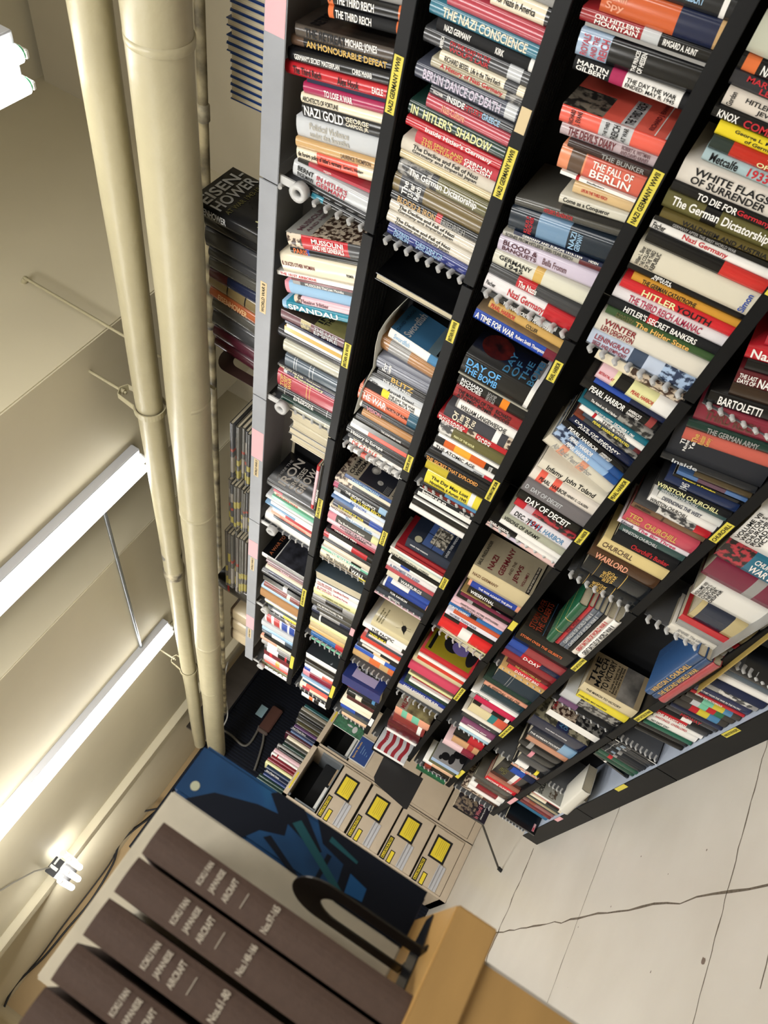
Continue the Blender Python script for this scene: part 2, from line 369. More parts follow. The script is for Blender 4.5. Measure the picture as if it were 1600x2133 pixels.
ROWS = r"""
ROW 1 0
Z 400 0 3.2
S 0 .24 180 .27 290 .29 395 .31 420 .54 480 .54
START -420
-330 ; h23 ; r ; ;
-240 ; h24 ; k ; ;
-180 ; h21 ; c ; ;
-60 ; h24 ; dg ; ;
60 ; h24 ; g ; ; .0-.3:r
165 ; t900 ; k ; ^M|TRF@.0-.05:k+THE THIRD REICH@.12-.6:w ; 0-.07:o .9-1:o
250 ; t905 ; k ; THE THIRD REICH@.1-.58:w ; 0-.07:o .9-1:o ; L2
330 ; -
430 ; t690 ; #4a423c ; THE RETREAT@.1-.5:k+MICHAEL JONES@.5-.8:w ; ; ARTRET
500 ; t650 ; k ; AN HONOURABLE DEFEAT@.15-.9:gold ; 0-.12:br
592 ; t640 ; k ; GERMANY'S SECRET MASTERPLAN@.07-.5:w+CHRIS McNAB@.62-.8:w ;
683 ; t620 ; r ; The Third Reich@.08-.35:k+Alex Hook@.5-.7:k+EAGLE@.82-.92:w ;
708 ; t755 ; n ; ;
782 ; t740 ; m ; TO LOSE A WAR@.25-.58:w ;
848 ; t725 ; c ; ARCHITECTS OF FORTUNE@.02-.44:k ;
948 ; t725 ; k ; NAZI GOLD@.03-.5:w+GEORGE|CARPOZI, JR.@.53-.8:c ;
1085 ; t690 ; lg ; Political Violence|under the Swastika@.16-.62:#a8a49a ; .72-1:lg
1152 ; t690 ; tan ; LAURENCE THOMPSON@.55-.9:br ;
1240 ; t690 ; c ; die foreign policy of hitler's germany@.02-.56:k+Gerhard L. Weinberg@.58-.82:k ; .25-.75:co
1310 ; t700 ; ro ; THE HOUSE|THAT HITLER|BUILT@.15-.62:w ; 0-.14:k
1452 ; t670 ; lg ; BERNT|ENGELMANN@.06-.26:k+IN HITLER'S|GERMANY@.3-.68:ro ; 
1500 ; t720 ; k ; ;
1540 ; t790 ; t ; ; .2-1:k
ROW 1 1
Z 560 420 6.667
S 550 .2 600 .22 678 .24 700 .42 740 .52 900 .56
620 ; - 
835 ; t280 ; r ; MUSSOLINI|AND HIS GENERALS@.34-.76:w ; 0-.2:*phb .82-1:dg ; ARTMUS
945 ; t290 ; k ; PARIS@.05-.25:o ; .22-.27:b
1205 ; t190 ; c ; IL DUCE'S OTHER WOMAN@.02-.45:dr+PREMIER@.86-.95:k ;
1262 ; t100 ; w ; THE 101ST AIRBORNE@.04-.5:r ; ; P
1292 ; t310 ; dr ; ; ; P
1345 ; t330 ; k ; MUSSOLINI The Last Months@.2-.8:w ; 0-.12:g ; P
1510 ; t230 ; lb ; ; 0-.06:p 
1612 ; t360 ; pk ; Fleeing Hitler@.12-.6:mv ; 0-.12:*phb
1722 ; t200 ; t ; SPANDAU:w ; 0-.06:lb
Z 540 640 6.667
480 ; -
620 ; t300 ; mv ; THE LAST|EMPIRE@.5-.85:lg ; .3-.45:*phy ; ARTSTO
665 ; t350 ; n ; ; ; P
700 ; t380 ; w ; ; ; P
750 ; t350 ; gold ; ; ; P
785 ; t350 ; w ; ; ; P
900 ; t240 ; ch ; ; 
1035 ; t330 ; #b5b3a4 ; ; 
1062 ; t380 ; k ; ; ; P
1235 ; t350 ; sl ; ; .16-.17:lg .2-.21:lg .44-.45:lg .5-.51:lg
1275 ; t255 ; k ; THE CITY ABLAZE@.03-.42:c+David Johnson@.48-.7:c ;
1345 ; t330 ; #3a3450 ; Montgomery@.2-.72:my ; 0-.06:lg
1545 ; t230 ; ro ; ^TOP|SECRET|WAR@.05-.24:gold ; .48-.49:gold .53-.54:gold
1640 ; t235 ; k ; THE DEADLY|EMBRACE@.28-.62:w ; .12-.125:w .84-.845:w
1690 ; t300 ; dgn ; ;
1800 ; t280 ; #b5b3a4 ; ; .18-.2:c .82-.84:c
ROW 1 2
Z 530 960 8.889
S 930 .6 1150 .64
-300 ; h19 ; #cfc7b2 ; ; ; R
-170 ; h18 ; #cfc7b2 ; ; ; R
-60 ; h19 ; g ; ; ; R
60 ; h18 ; #cfc7b2 ; ; ; R
925 ; -
1045 ; t230 ; k ; ; ; ARTIRO
1100 ; t340 ; gr ; ; 0-.2:ro
1155 ; t345 ; c ; STALIN'S WAR@.05-.55:r ; 
1205 ; t320 ; mt ; ; ; P
1265 ; t210 ; lg ; ; 
1315 ; t300 ; w ; ;  ; P
1370 ; t200 ; sb ; ; .6-1:w
1430 ; t320 ; r ; ; 0-.3:w ; P
1485 ; t300 ; sa ; The Long Armistice@.2-.8:r ;
1525 ; t340 ; sl ; ; ; P
1680 ; t180 ; w ; ; 
ROW 1 3
Z 520 1160 8.205
S 1150 .6 1320 .62
370 ; -
450 ; t210 ; g ; ; 0-.12:w ; ARTWAR
505 ; t280 ; mv ; ; 
560 ; t290 ; #7b4a50 ; Ideal@.35-.55:pk ;
605 ; t265 ; c ; ; 
665 ; t320 ; n ; ; 
725 ; t195 ; dg ; ; 
790 ; t230 ; k ; ; .5-.6:w ; P
835 ; t255 ; w ; ; 
905 ; t235 ; #7c3a34 ; ; .6-.68:c
955 ; t190 ; lb ; ; 
1070 ; t180 ; cb ; ; 
1100 ; t260 ; w ; ; ; P
1135 ; t255 ; my ; ; ; P
1175 ; t300 ; sl ; ; ; P
1225 ; t300 ; lg ; ; .5-1:y 
ROW 1 4
S 1320 .6 1420 .62
1290 ; t270 ; dg ; ; .6-1:*phb
1440 ; t250 ; w ; ; .05-.2:r .28-.46:r .52-.7:b .76-.92:b
1520 ; t200 ; lg ; ; 
1575 ; t210 ; lb ; ; 
1645 ; t200 ; sl ; ; .3-.7:w
1685 ; t240 ; k ; ; ; P
1740 ; t180 ; sa ; ; .5-1:c
1800 ; t200 ; g ; ; .2-.5:w
1880 ; t250 ; k ; ; .1-.5:w .75-.82:r
1960 ; t235 ; dr ; ; .2-.3:r
2030 ; t240 ; pk ; ; .45-.6:gold
2080 ; t245 ; co ; ;
2115 ; t200 ; ol ; ;
2165 ; t190 ; w ; ; 

ROW 2 0
Z 800 0 3.2
S 20 .42 130 .45 260 .47 300 .515 400 .5 500 .53 580 .57
START -130
-60 ; h24 ; b ; ;
0 ; h22 ; c ; ;
75 ; h25 ; dg ; ; .7-1:g
205 ; t700 ; c ; for Nazis in America@.1-.7:k ; .85-.92:k
330 ; t410 ; ro ; ; 
430 ; t290 ; #3a7489 ; THE NAZI CONSCIENCE@.12-.86:c ;
520 ; t330 ; k ; NAZI GERMANY@.08-.34:w+KIRK@.58-.66:w ; .9-.94:w
620 ; t240 ; dg ; ^AMERICA@.14-.2:w+ON THE ROAD TO THE|WOLF'S LAIR@.24-.6:r ; .76-.88:lg
680 ; t360 ; c ; RICHARD BESSEL  Life in the Third Reich@.06-.68:k ; .72-.86:dg
742 ; t300 ; #a39c86 ; A History of Nazi Germany@.1-.75:r ; .78-1:*phg
842 ; t190 ; #4a4e5c ; BERLIN DANCE OF DEATH@.08-.8:lv ; .84-.94:lg
922 ; t300 ; ch ; MAZOWER@.04-.15:w+INSIDE@.2-.4:w+HITLER'S@.4-.6:r+GREECE@.6-.8:lb ;
1012 ; t270 ; ro ; Nazi Culture@.18-.44:sa ;
1105 ; t130 ; dgn ; IN  HITLER'S  SHADOW@.03-.82:my ; 
1165 ; t120 ; r ; Inside Hitler's Germany@.2-.86:w ;
1237 ; t200 ; #b9404a ; THE SPIRIT AND|STRUCTURE OF@.08-.55:gold+GERMAN|FASCISM@.57-.88:w ;
1322 ; t60 ; #cbc4b6 ; The Decline and Fall of Nazi|Germany and Imperial Japan@.12-.78:k ;
1378 ; t80 ; #c3b48e ; ;
1476 ; t85 ; ol ; The German Dictatorship@.12-.85:w ; 0-.35:*phg .35-.42:k
1590 ; t50 ; #6a5b3a ; ^The|12-Year|Reich@.1-.3:w ; .07-.33:dg
Z 800 400 3.2
370 ; t5 ; k ; BLOOD & IRON@.08-.5:tan+FRIEDRICH@.56-.82:g ; .5-.56:r
450 ; t-15 ; #cbc4b6 ; The Decline and Fall of Nazi|Germany and Imperial Japan@.1-.72:k ; .98-1:dr
525 ; t-20 ; #cbc4b6 ; The Decline and Fall of Nazi|Germany and Imperial Japan@.1-.72:k ;
592 ; t15 ; #2a3474 ; ALFRED|DOBLIN@.08-.26:lb+DESTINY'S|JOURNEY@.34-.66:lb ;
ROW 2 1
Z 700 600 6.154
S 680 .56 790 .58 820 .55 1000 .6
400 ; - 
480 ; h27 ; k ; ; ; R
1000 ; -
1130 ; t630 ; w ; Swordfish@.1-.4:lb ; .76-1:sb ; S.66 ARTSWO back
1275 ; t500 ; #a3764a ; ; .16-.5:g ; S.62 back
1400 ; t500 ; #6f7380 ; ^For|George@.12-.3:w ; 
1490 ; t510 ; k ; BLITZ@.28-.7:gold ;
1540 ; t440 ; k ; THE EAGLE PRESS@.2-.7:w ;
1600 ; t400 ; lg ; Aircraft Down!@.35-.8:k+Caine@.03-.18:k ;
1700 ; t340 ; w ; THE DAY THE WAR|ENDED: MAY 8, 1945@.42-.85:k ; 0-.3:k .3-.42:y
1880 ; t260 ; #cc6644 ; THE WAR@.03-.45:w+NORTH OF ROME@.46-.8:k ; .8-1:#1e5168
1955 ; t265 ; k ; VISION@.15-.4:p ; 0-.06:w
2030 ; t320 ; #a8763e ; ; 
Z 650 900 7.109
300 ; t640 ; k ; THE LONG ROAD HOME@.45-.8:w ;
365 ; t590 ; gr ; ; ; P
430 ; t560 ; w ; ; .3-1:co
540 ; t500 ; k ; History in Europe@.08-.6:w ;
590 ; t520 ; k ; War in Europe@.1-.6:c ;
690 ; t520 ; w ; DE GAULLE@.06-.5:co ;
747 ; t515 ; w ; THE DAY WAR CAME@.42-.86:k ; .24-.36:co
ROW 2 2
S 1050 .6 1220 .6
1040 ; - 
1110 ; t480 ; #27477e ; CHAIM WEIZMANN@.15-.7:lb ; ; ARTWEI
1165 ; t510 ; c ; ;
1235 ; t285 ; k ; ; 0-.3:*phb
1310 ; t270 ; k ; THE SECRET ALLIANCE@.22-.75:w ; 0-.08:m .8-.93:lb
1375 ; t300 ; k ; THE 12-YEAR REICH@.3-.85:y ; 0-.12:g
1420 ; t300 ; #c9d4e4 ; ACTION@.3-.6:b ;
1460 ; t245 ; #2f5f96 ; ; .4-1:w
1540 ; t300 ; n ; THE EMPIRE OF WAR@.1-.6:y ; .7-1:b
1590 ; t215 ; c ; NAZI GERMANY@.03-.42:mv ; 
1655 ; t220 ; #cdd3dc ; The Longest Battle@.3-.8:sb ; 
1740 ; t190 ; gr ; The Buchenwald Report@.2-.7:w ; 0-.15:p .82-1:my
1812 ; t165 ; pk ; PERPETRATORS|VICTIMS@.25-.85:dg ;
1850 ; t270 ; ro ; ORDINARY MEN@.08-.55:w ; 
1905 ; t200 ; k ; ; ; P
1995 ; t140 ; w ; ; 0-.1:r .55-.85:r .85-1:k
2040 ; t100 ; k ; ;
2110 ; t160 ; #d2c7b2 ; ; 
Z 620 1160 8.8875
330 ; t330 ; w ; ; .6-.8:k
400 ; t320 ; mt ; THE WAR DIARIES@.2-.8:w ;
500 ; t310 ; c ; The Invisible@.12-.58:gr+WALL@.64-.9:w ; .6-1:k
572 ; t370 ; #a89a84 ; ; .8-1:y
ROW 2 3
S 1230 .5 1370 .6
720 ; -
845 ; t320 ; sl ; ; ; R
930 ; t345 ; w ; TO BE WON|AND KNOWING@.03-.36:ro+Geoffrey Perret@.4-.75:ro ;
1010 ; t320 ; w ; A WAR TO|BE WON@.05-.38:ro+Geoffrey Perret@.42-.75:ro ;
1110 ; t300 ; my ; NUREMBERG AND VENGEANCE@.2-.85:ol ;
1190 ; t280 ; g ; ; .3-.7:k
1300 ; t260 ; gr ; ON BORROWED TIME@.14-.75:w ; 
1375 ; t345 ; gr ; ; 
1440 ; t245 ; n ; ; .2-.7:g
1530 ; t250 ; k ; ; .2-.24:w
1600 ; t230 ; my ; ;
1690 ; t215 ; #c7b58c ; ; 
1760 ; t190 ; #c9a76c ; ; 
1830 ; t235 ; #1f5c98 ; ; .72-1:r
1862 ; t300 ; c ; ; 
1890 ; t230 ; mt ; ; ; P
ROW 2 4
Z 600 1320 8
S 1380 .58 1480 .62
620 ; -
705 ; t300 ; w ; ; ; ARTSNO
745 ; t300 ; k ; ; ; P
800 ; t280 ; gr ; ; 
850 ; t270 ; w ; ; 
895 ; t265 ; b ; ; .2-.6:w .6-1:co
970 ; t245 ; #7d1f38 ; ; 0-.22:p
1005 ; t220 ; lb ; ; ; P
1050 ; t235 ; w ; ; 
1090 ; t230 ; #1d4258 ; ; 
1130 ; t200 ; co ; ; 0-.2:c
1190 ; t180 ; c ; ; .1-.35:ro
1230 ; t200 ; k ; ; 
1285 ; t220 ; w ; ; .3-.45:o .5-.7:k

ROW 3 0
Z 1200 0 4
S 60 .33 200 .35 260 .4 330 .37 430 .4 480 .3 560 .38 600 .41 680 .54
START -220
-120 ; h24 ; dg ; ;
0 ; h24 ; k ; ;
200 ; t600 ; #1e2024 ; MARTIN GILBERT@.1-.62:lb ; .82-.88:w
440 ; t180 ; n ; Berlin|Spy@.04-.2:sa ; 0-.62:#c05a30 .94-1:tan
555 ; t5 ; #93242a ; ON HITLER'S|MOUNTAIN@.1-.46:w+IRMGARD A. HUNT@.63-.88:w ; .47-.6:lg .6-.97:k .97-1:dr
585 ; t60 ; g ; ;
800 ; t-20 ; k ; ^ROYALS|AND THE|REICH@.03-.26:ro+^THE PRINCES|OF HESSEN@.46-.56:w ; 0-.26:#9fb4cc
945 ; t-40 ; k ; MARTIN|GILBERT@.03-.3:w+THE DAY THE WAR|ENDED: MAY 8, 1945@.46-.88:k ; .32-.44:m .44-.92:w
1180 ; - 
1325 ; t-150 ; co ; ^RICHARD|J. EVANS@.08-.22:k+^THE THIRD|REICH|AT WAR@.4-.66:k ; .38-.68:lg ; ARTEVA
1430 ; t-155 ; #b4a3a8 ; THE DEVIL'S DIARY@.08-.56:dr+ROBERT K. WITTMAN|AND DAVID KINNEY@.62-.9:mv ;
1500 ; t-80 ; #2f1f1c ; THE BUNKER@.4-.9:g ; 
Z 1200 350 4
285 ; t-180 ; #cf6350 ; THE FALL OF|BERLIN@.38-.84:w ; 0-.3:#d98a64 .12-.28:br
312 ; t-140 ; w ; Stauffenberg@.3-.6:k ; .2-.24:r
405 ; t-50 ; #cdaf80 ; LIFE IN THE THIRD REICH@.14-.55:r ; 
475 ; t-150 ; #c5c1b2 ; Come as a Conqueror@.06-.72:k ; 
520 ; t-130 ; k ; ; 
Z 800 400 3.2
322 ; t840 ; gr ; HITLER'S GLADIATOR@.28-.55:r ; 
485 ; t820 ; #1d2834 ; ^KLAUS P.|FISCHER@.16-.24:r+^NAZI|GERMANY@.6-.72:lb ; .28-.58:#6b8aa8
515 ; t860 ; n ; GERMANY AND EUROPE 1919-1939@.1-.75:w+HIDEN@.82-.92:w ; 
548 ; t785 ; #a29f94 ; SCENES FROM HITLER'S 1000-YEAR REICH@.03-.7:dg ; .76-1:#571d24
655 ; t740 ; lv ; BLOOD &|BANQUETS@.05-.4:#4a1f2a+Bella Fromm@.46-.7:mv ;
770 ; t690 ; #cfcdbd ; GERMANY|1945@.06-.4:k ; .43-.52:gold
860 ; t620 ; dg ; The Nazis@.32-.52:w ; .3-.5:r
955 ; t640 ; #dcd8da ; Nazi Germany@.26-.66:r+Fischer@.02-.12:k ; .66-1:r
985 ; t640 ; k ; ; .6-.85:lg ; P
ROW 3 1
S 700 .58 760 .58 1080 .56
1012 ; t740 ; k ; THE FINAL SECRET OF PEARL HARBOR@.1-.8:w ;
1065 ; t690 ; #c09a58 ; PEARL HARBOR@.03-.35:r+COLLIER@.5-.65:k ;
1090 ; -
1160 ; t590 ; #1f43a0 ; A TIME FOR WAR@.02-.48:w+Robert Smith Thompson@.5-.84:w ; .84-1:#6b1a30 ; ARTSAN
1350 ; -
1475 ; t500 ; k ; DAY OF|THE BOMB@.05-.5:#5aa0d8 ; .88-.94:w ; ARTBOM
Z 850 780 4.848
405 ; t500 ; #9a978a ; ; ; 
505 ; t480 ; k ; RICHARD|RHODES@.05-.35:w+^MAKING|ATOMIC|BOMB@.42-.55:g ; .62-.72:#e08020
612 ; t440 ; #8d2226 ; THE MAKING OF THE|ATOMIC BOMB@.05-.56:k+RICHARD|RHODES@.6-.82:k ;
690 ; t465 ; w ; WILLIAM LANGEWIESCHE@.08-.82:k ; 0-.03:g
800 ; t350 ; #3b3b40 ; ^Of|Time|and|You@.12-.45:c ; .72-.8:w .9-1:*phb
862 ; t255 ; r ; RICHARD|RHODES@.02-.38:w+DARK|SUN@.56-.76:w ; .42-.54:*phb
950 ; t290 ; ol ; MAN OF THE HOUR@.24-.55:my ; 0-.2:*phw
975 ; t300 ; w ; ; 
1045 ; t260 ; #c85a1e ; ^SHOCK|WAVE@.84-.9:w ; 0-.14:k .3-.55:#e0a030 .78-1:k
1090 ; t245 ; w ; THE ATOMIC AGE@.04-.66:k ; 
1118 ; t330 ; lg ; OPPENHEIMER@.6-.78:k ; .8-1:r
1165 ; t190 ; k ; ; 
1215 ; t155 ; k ; THE SECRET THAT EXPLODED@.03-.82:#dc9a4e ; 
1290 ; t160 ; k ; ; 0-.36:#b8a528
1405 ; t150 ; y ; The Day Man Lost|Hiroshima, 6 August 1945@.1-.75:k ; .78-.86:w
1430 ; t140 ; sb ; ; 0-.4:k
1452 ; t140 ; #7a221c ; ;  ; P
1505 ; t90 ; k ; Beginning of an era@.08-.5:w+1943-1945@.74-.92:w ; 
ROW 3 2
Z 780 1000 7.109
S 1100 .58 1290 .62
690 ; t625 ; w ; ; ; P
722 ; t570 ; k ; ;
742 ; t575 ; w ; ; ; P
835 ; t540 ; k ; ; 
912 ; t500 ; w ; ;
1230 ; -
1365 ; t440 ; #1c2434 ; UNDER THEIR WINDOWS@.1-.5:w ; ; ARTWIN
1400 ; t320 ; #8e1d26 ; ; ; P
1435 ; t300 ; #7d1a24 ; ; ; P
1465 ; t290 ; #8e1d26 ; ; ; P
1490 ; t150 ; w ; ; ; P
1520 ; t330 ; #a7c4c4 ; ; 
1570 ; t180 ; #dcdac8 ; NAZI PERSECUTION: GYPSIES@.05-.75:k ; 
1600 ; t240 ; k ; ; ; P
1655 ; t190 ; w ; ; .24-.42:b
1720 ; t165 ; #d8d4d4 ; A PROMISE TO KEEP@.06-.65:#5a6a8a ; 
1765 ; t150 ; #b04850 ; ; 
1850 ; t155 ; dg ; WARBURGS@.3-.75:w ; 0-.25:#cfc9b4
1900 ; t170 ; b ; ; .1-.5:w
1975 ; t110 ; #1c3a8a ; ; 0-.04:w .95-1:sa
2020 ; t50 ; k ; FOR RANSOM@.25-.6:w ; 
2085 ; t20 ; #2a2f38 ; BETRAYAL@.25-.5:w ; 
Z 700 1230 8
525 ; t620 ; pk ; THE HOLY RITES@.2-.85:w ; 
ROW 3 3
S 1300 .6 1430 .6
880 ; -
960 ; t570 ; #cfc39c ; ; ; ARTBIR
1035 ; t430 ; w ; THE PACIFIC@.2-.7:k ; 
1090 ; t520 ; k ; TREBLINKA@.05-.5:y ; .5-.9:w .9-1:k
1125 ; t530 ; #cfc5c5 ; ; 
1165 ; t480 ; #39434e ; ; 
1210 ; t400 ; #c8382a ; ;
1240 ; t400 ; w ; ; ; P
1265 ; t330 ; k ; ; 
1305 ; t420 ; #d8cfc4 ; ; .5-1:k
1340 ; t330 ; k ; ; .4-.8:#d8b890
1390 ; t270 ; #2b55b0 ; ; .45-.72:w
1475 ; t250 ; tan ; ; .4-.65:o .85-1:o
ROW 3 4
S 1440 .58 1520 .6
1660 ; -
1775 ; t170 ; #28346e ; ; ; ARTBLU P
1870 ; t190 ; #cc4436 ; ; 
Z 680 1350 4.327
520 ; t185 ; #b8382e ; ; .4-1:k
545 ; t190 ; k ; HOLLYWOOD WARS@.05-.5:w ; .8-.9:sb
575 ; t180 ; k ; ; .3-.5:c
605 ; t180 ; #4a2024 ; ; 
640 ; t140 ; c ; ; 
660 ; t120 ; #d8ccb4 ; ; 
695 ; t120 ; b ; ; .0-.1:b .5-1:n
715 ; t130 ; gr ; ; 
745 ; t130 ; #d4b090 ; ; 
770 ; t100 ; k ; ; 

ROW 4 0
Z 0 0 1
S 245 .42 560 .42 600 .46 700 .46 820 .5
START 120
160 ; h22 ; w ; ; 
245 ; t1520 ; #b9bbab ; ; 
275 ; t1510 ; k ; NAZI GERMANY@.15-.5:w ; .03-.12:o
310 ; t1488 ; ch ; MARTIN A.|LEE@.1-.42:r+THE BEAST REAWAKENS@.5-.9:w ; 
345 ; t1500 ; #cfc7bd ; ^Gordon@.02-.08:k+HITLER, GERMANS AND THE|JEWISH QUESTION@.14-.85:k ; 
368 ; t1466 ; k ; KNOX@.04-.18:w+COMMON CAUSE@.22-.8:r ; 
395 ; t1485 ; #ddc82a ; George L. Mosse  The Crisis|of German Ideology@.08-.8:k ; 
422 ; t1472 ; #b02a1e ; THE BIRTH|OF THE NAZIS@.32-.9:my ; 0-.16:#26322e
448 ; t1456 ; #9fb6bc ; Metcalfe@.06-.28:k+1933@.36-.52:r ; 
492 ; t1400 ; #cfc9c0 ; WHITE FLAGS|OF SURRENDER@.1-.65:k ; .7-1:m
512 ; t1392 ; k ; TO DIE FOR@.2-.5:w+Germany@.5-.75:r ; 
546 ; t1362 ; ol ; The German Dictatorship@.06-.8:w ; .3-.42:k
560 ; t1372 ; #5a4f28 ; WALDHEIM AND AUSTRIA@.18-.85:k ; 
572 ; t1340 ; k ; GERMANY AFTER THE FIRST WORLD WAR@.15-.65:g ; 
594 ; t1336 ; w ; Nazi Germany@.26-.62:r+Fischer@.02-.12:k ; 
618 ; t1340 ; k ; ; .62-1:#c0302c
662 ; t1290 ; #d0cab8 ; ^William L. Shirer|THE COLLAPSE|OF THE THIRD|REPUBLIC@.03-.2:k+^Simon@.9-.96:b ; 
675 ; t1300 ; k ; BERLIN|AT WAR@.1-.5:w ; 
688 ; t1312 ; #c08a2e ; THE GERMAN CATASTROPHE@.1-.6:k ; 
706 ; t1288 ; #c4262e ; HITLER@.2-.5:my+YOUTH@.5-.8:k ; 
728 ; t1252 ; #d6d2d6 ; THE THIRD REICH ALMANAC@.14-.78:#a02848 ; 
745 ; t1248 ; k ; HITLER'S SECRET BANKERS@.15-.8:w ; .36-.44:r
759 ; t1258 ; #35502e ; MARTIN|BROSZAT@.1-.26:ol+The Hitler State@.28-.78:#d8a85a ; 
793 ; t1216 ; #d3cec2 ; WINTER|LEN DEIGHTON@.06-.36:#7c1c24 ; 
822 ; t1204 ; #b6c2d6 ; LENINGRAD|SIEGE AND SYMPHONY@.05-.38:#8c3a48 ; .4-.54:#3c4a60 .7-1:*phn
ROW 4 1
Z 1150 800 3.556
S 850 .55 950 .7 1000 .82 1040 .82 1055 .62 1180 .64
175 ; t300 ; c ; ; .4-1:*phb
285 ; t310 ; my ; BETRAYAL AT@.02-.22:r+PEARL HARBOR@.46-.76:r ; 0-.2:pk .25-.42:k .76-1:w
312 ; t300 ; n ; ; 0-.5:b
380 ; t200 ; k ; PEARL HARBOR@.12-.56:w+AMERICA'S|DARKEST DAY@.6-.76:w ; .84-.92:#8a3a3a
440 ; t230 ; dg ; The Attack on Pearl Harbor@.1-.48:w ; .5-1:*phg
478 ; t190 ; #1c6678 ; ONE DAY IN HISTORY@.24-.5:w+DECEMBER 7, 1941@.52-.8:w ; 
520 ; t195 ; w ; THE PEARL|HARBOR PAPERS@.3-.74:k ; .2-.24:r
550 ; t215 ; #3a4654 ; PEARL HARBOR BETRAYED@.18-.8:y ; .88-1:#5a2228
585 ; t150 ; dg ; ; 0-.15:#6a3020 .4-1:*phg
645 ; t120 ; #16203e ; DAYS OF INFAMY|JOHN COSTELLO@.04-.82:w ; 
690 ; t70 ; k ; PEARL HARBOR@.1-.55:w+AMERICA'S|DARKEST DAY@.6-.76:w ; 
738 ; t30 ; #7c9cc4 ; PEARL HARBOR@.2-.55:w ; 0-.3:*phn .82-1:#1e4a88
785 ; t0 ; #8cacd0 ; PEARL HARBOR@.2-.55:w ; 0-.3:*phn .82-1:#1e4a88
848 ; t-65 ; #cfc9b8 ; Air Raid: Pearl Harbor@.12-.7:g ; .2-.3:sa .5-.6:sa
862 ; -
925 ; t-120 ; #d5cfbf ; Infamy  John Toland@.12-.86:k ; 
Z 800 850 3.2
735 ; t960 ; #d8d0c6 ; PEARL HARBOR@.14-.55:k+HENRY C. CLAUSEN@.56-.88:k ; .1-.2:co .32-.42:co
810 ; t910 ; #6a6668 ; D  DAY OF DECEIT@.04-.6:lg ; 
868 ; t875 ; k ; DAY OF DECEIT@.14-.82:w ; 
905 ; t860 ; #b9a0a8 ; ; 0-.16:r .3-1:*phr
962 ; t835 ; #d8d4da ; DEC. 7@.06-.3:k+1941@.3-.5:r+PEARL HARBOR@.3-.9:sb ; 
1000 ; t780 ; #a3a594 ; VISIONS OF INFAMY@.03-.6:k ; 
1030 ; t760 ; w ; ; 
1050 ; t680 ; k ; PEARL HARBOR@.03-.3:w ; .4-1:w
1080 ; t655 ; #d8b8b4 ; ; .3-.5:lv
ROW 4 2
S 1190 .55 1370 .6
1255 ; -
1345 ; t550 ; #c4b590 ; NAZI GERMANY@.05-.5:#6a4a30 ; ; ARTJEW
1380 ; t550 ; #203c94 ; THE WAR AGAINST THE JEWS@.2-.85:w ; 0-.05:sa .92-1:sa
1425 ; t540 ; k ; WIESENTHAL@.06-.55:w ; 
Z 880 1080 3.526
755 ; t280 ; #a8905c ; The Invisible@.24-.55:k+WALL@.6-.85:w ; .58-1:k
778 ; t275 ; #6a1a34 ; ; 
805 ; t240 ; k ; ; .2-.3:g
832 ; t215 ; pk ; PERPETRATORS, VICTIMS, BYSTANDERS@.15-.85:dg ; 
850 ; t200 ; pk ; PERPETRATORS@.2-.6:dg ; 
872 ; t185 ; #2c64a0 ; MONTE CASSINO@.02-.38:w ; .4-.52:k
895 ; t220 ; #c25436 ; ; 
928 ; t155 ; #d9d5df ; WORSE THAN WAR@.08-.6:#4a4a60 ; 
952 ; t145 ; k ; ; .3-.45:r
1008 ; t105 ; #d02024 ; ; .4-.6:w
1030 ; t250 ; my ; ; ; P
ROW 4 3
Z 790 1300 4.228
S 1380 .6 1490 .6
330 ; h24 ; c ; ; ; R S.75
465 ; -
500 ; t350 ; r ; ; ; ARTMOA
520 ; t340 ; w ; ; ; P
545 ; t330 ; #c8382e ; ; ; P
585 ; t260 ; #c9bd98 ; ; 
640 ; t225 ; #bc3c56 ; ; 
658 ; t270 ; br ; ; 
672 ; t250 ; my ; ; ; P
692 ; t280 ; #8c222a ; ; 
708 ; t260 ; w ; ; ; P
742 ; t210 ; dgn ; ; 
765 ; t160 ; #1c2f7c ; EAGLE AGAINST THE SUN@.1-.85:w ; 
800 ; t130 ; #b9b3a8 ; ; 
ROW 4 4
S 1500 .58 1580 .6
900 ; -
955 ; t130 ; sa ; ; .2-.35:mt .5-.7:mt ; ARTMIL
1015 ; t110 ; #7c2e2c ; ; .78-.9:w
1070 ; t65 ; #4e1018 ; ; 
1085 ; t60 ; w ; ; ; P
1150 ; -
1165 ; t0 ; w ; ; ; ARTFLA P
1186 ; t-20 ; k ; ; ; ARTBRO P

ROW 5 0
Z 0 0 1
S 600 .2 1000 .35
START 600
650 ; h23 ; k ; ; 
680 ; h24 ; c ; ; 
720 ; h24 ; r ; ; 
760 ; h23 ; co ; BERLIN DIARY@.05-.6:w ; 
790 ; h24 ; #b02c3a ; Nazi Rule@.05-.5:w ; 
815 ; h245 ; #b8202c ; Nazi Rule@.05-.5:w ; 
840 ; h24 ; k ; ; 
865 ; h24 ; #5a1a20 ; THE LAST|DAYS OF@.03-.2:w+NAZI GERMANY@.22-.8:w ; 
890 ; h23 ; #34261c ; ; 
915 ; h235 ; k ; BARTOLETTI@.1-.5:w ; 
950 ; h275 ; #7c2838 ; THIRD REICH@.1-.6:#5a3a30 ; 
965 ; h26 ; dgn ; THE GERMAN ARMY@.2-.7:g ; 
985 ; h25 ; #b85a4c ; ^The|Russian|Century@.1-.3:gold ; 
ROW 5 1
Z 1150 800 3.556
S 1010 .36 1060 .44 1100 .5 1270 .55
790 ; h26 ; #24262c ; ^The|Nightmare|Years@.1-.25:w ; 
830 ; h265 ; #24262a ; Inside@.12-.4:lg ; 
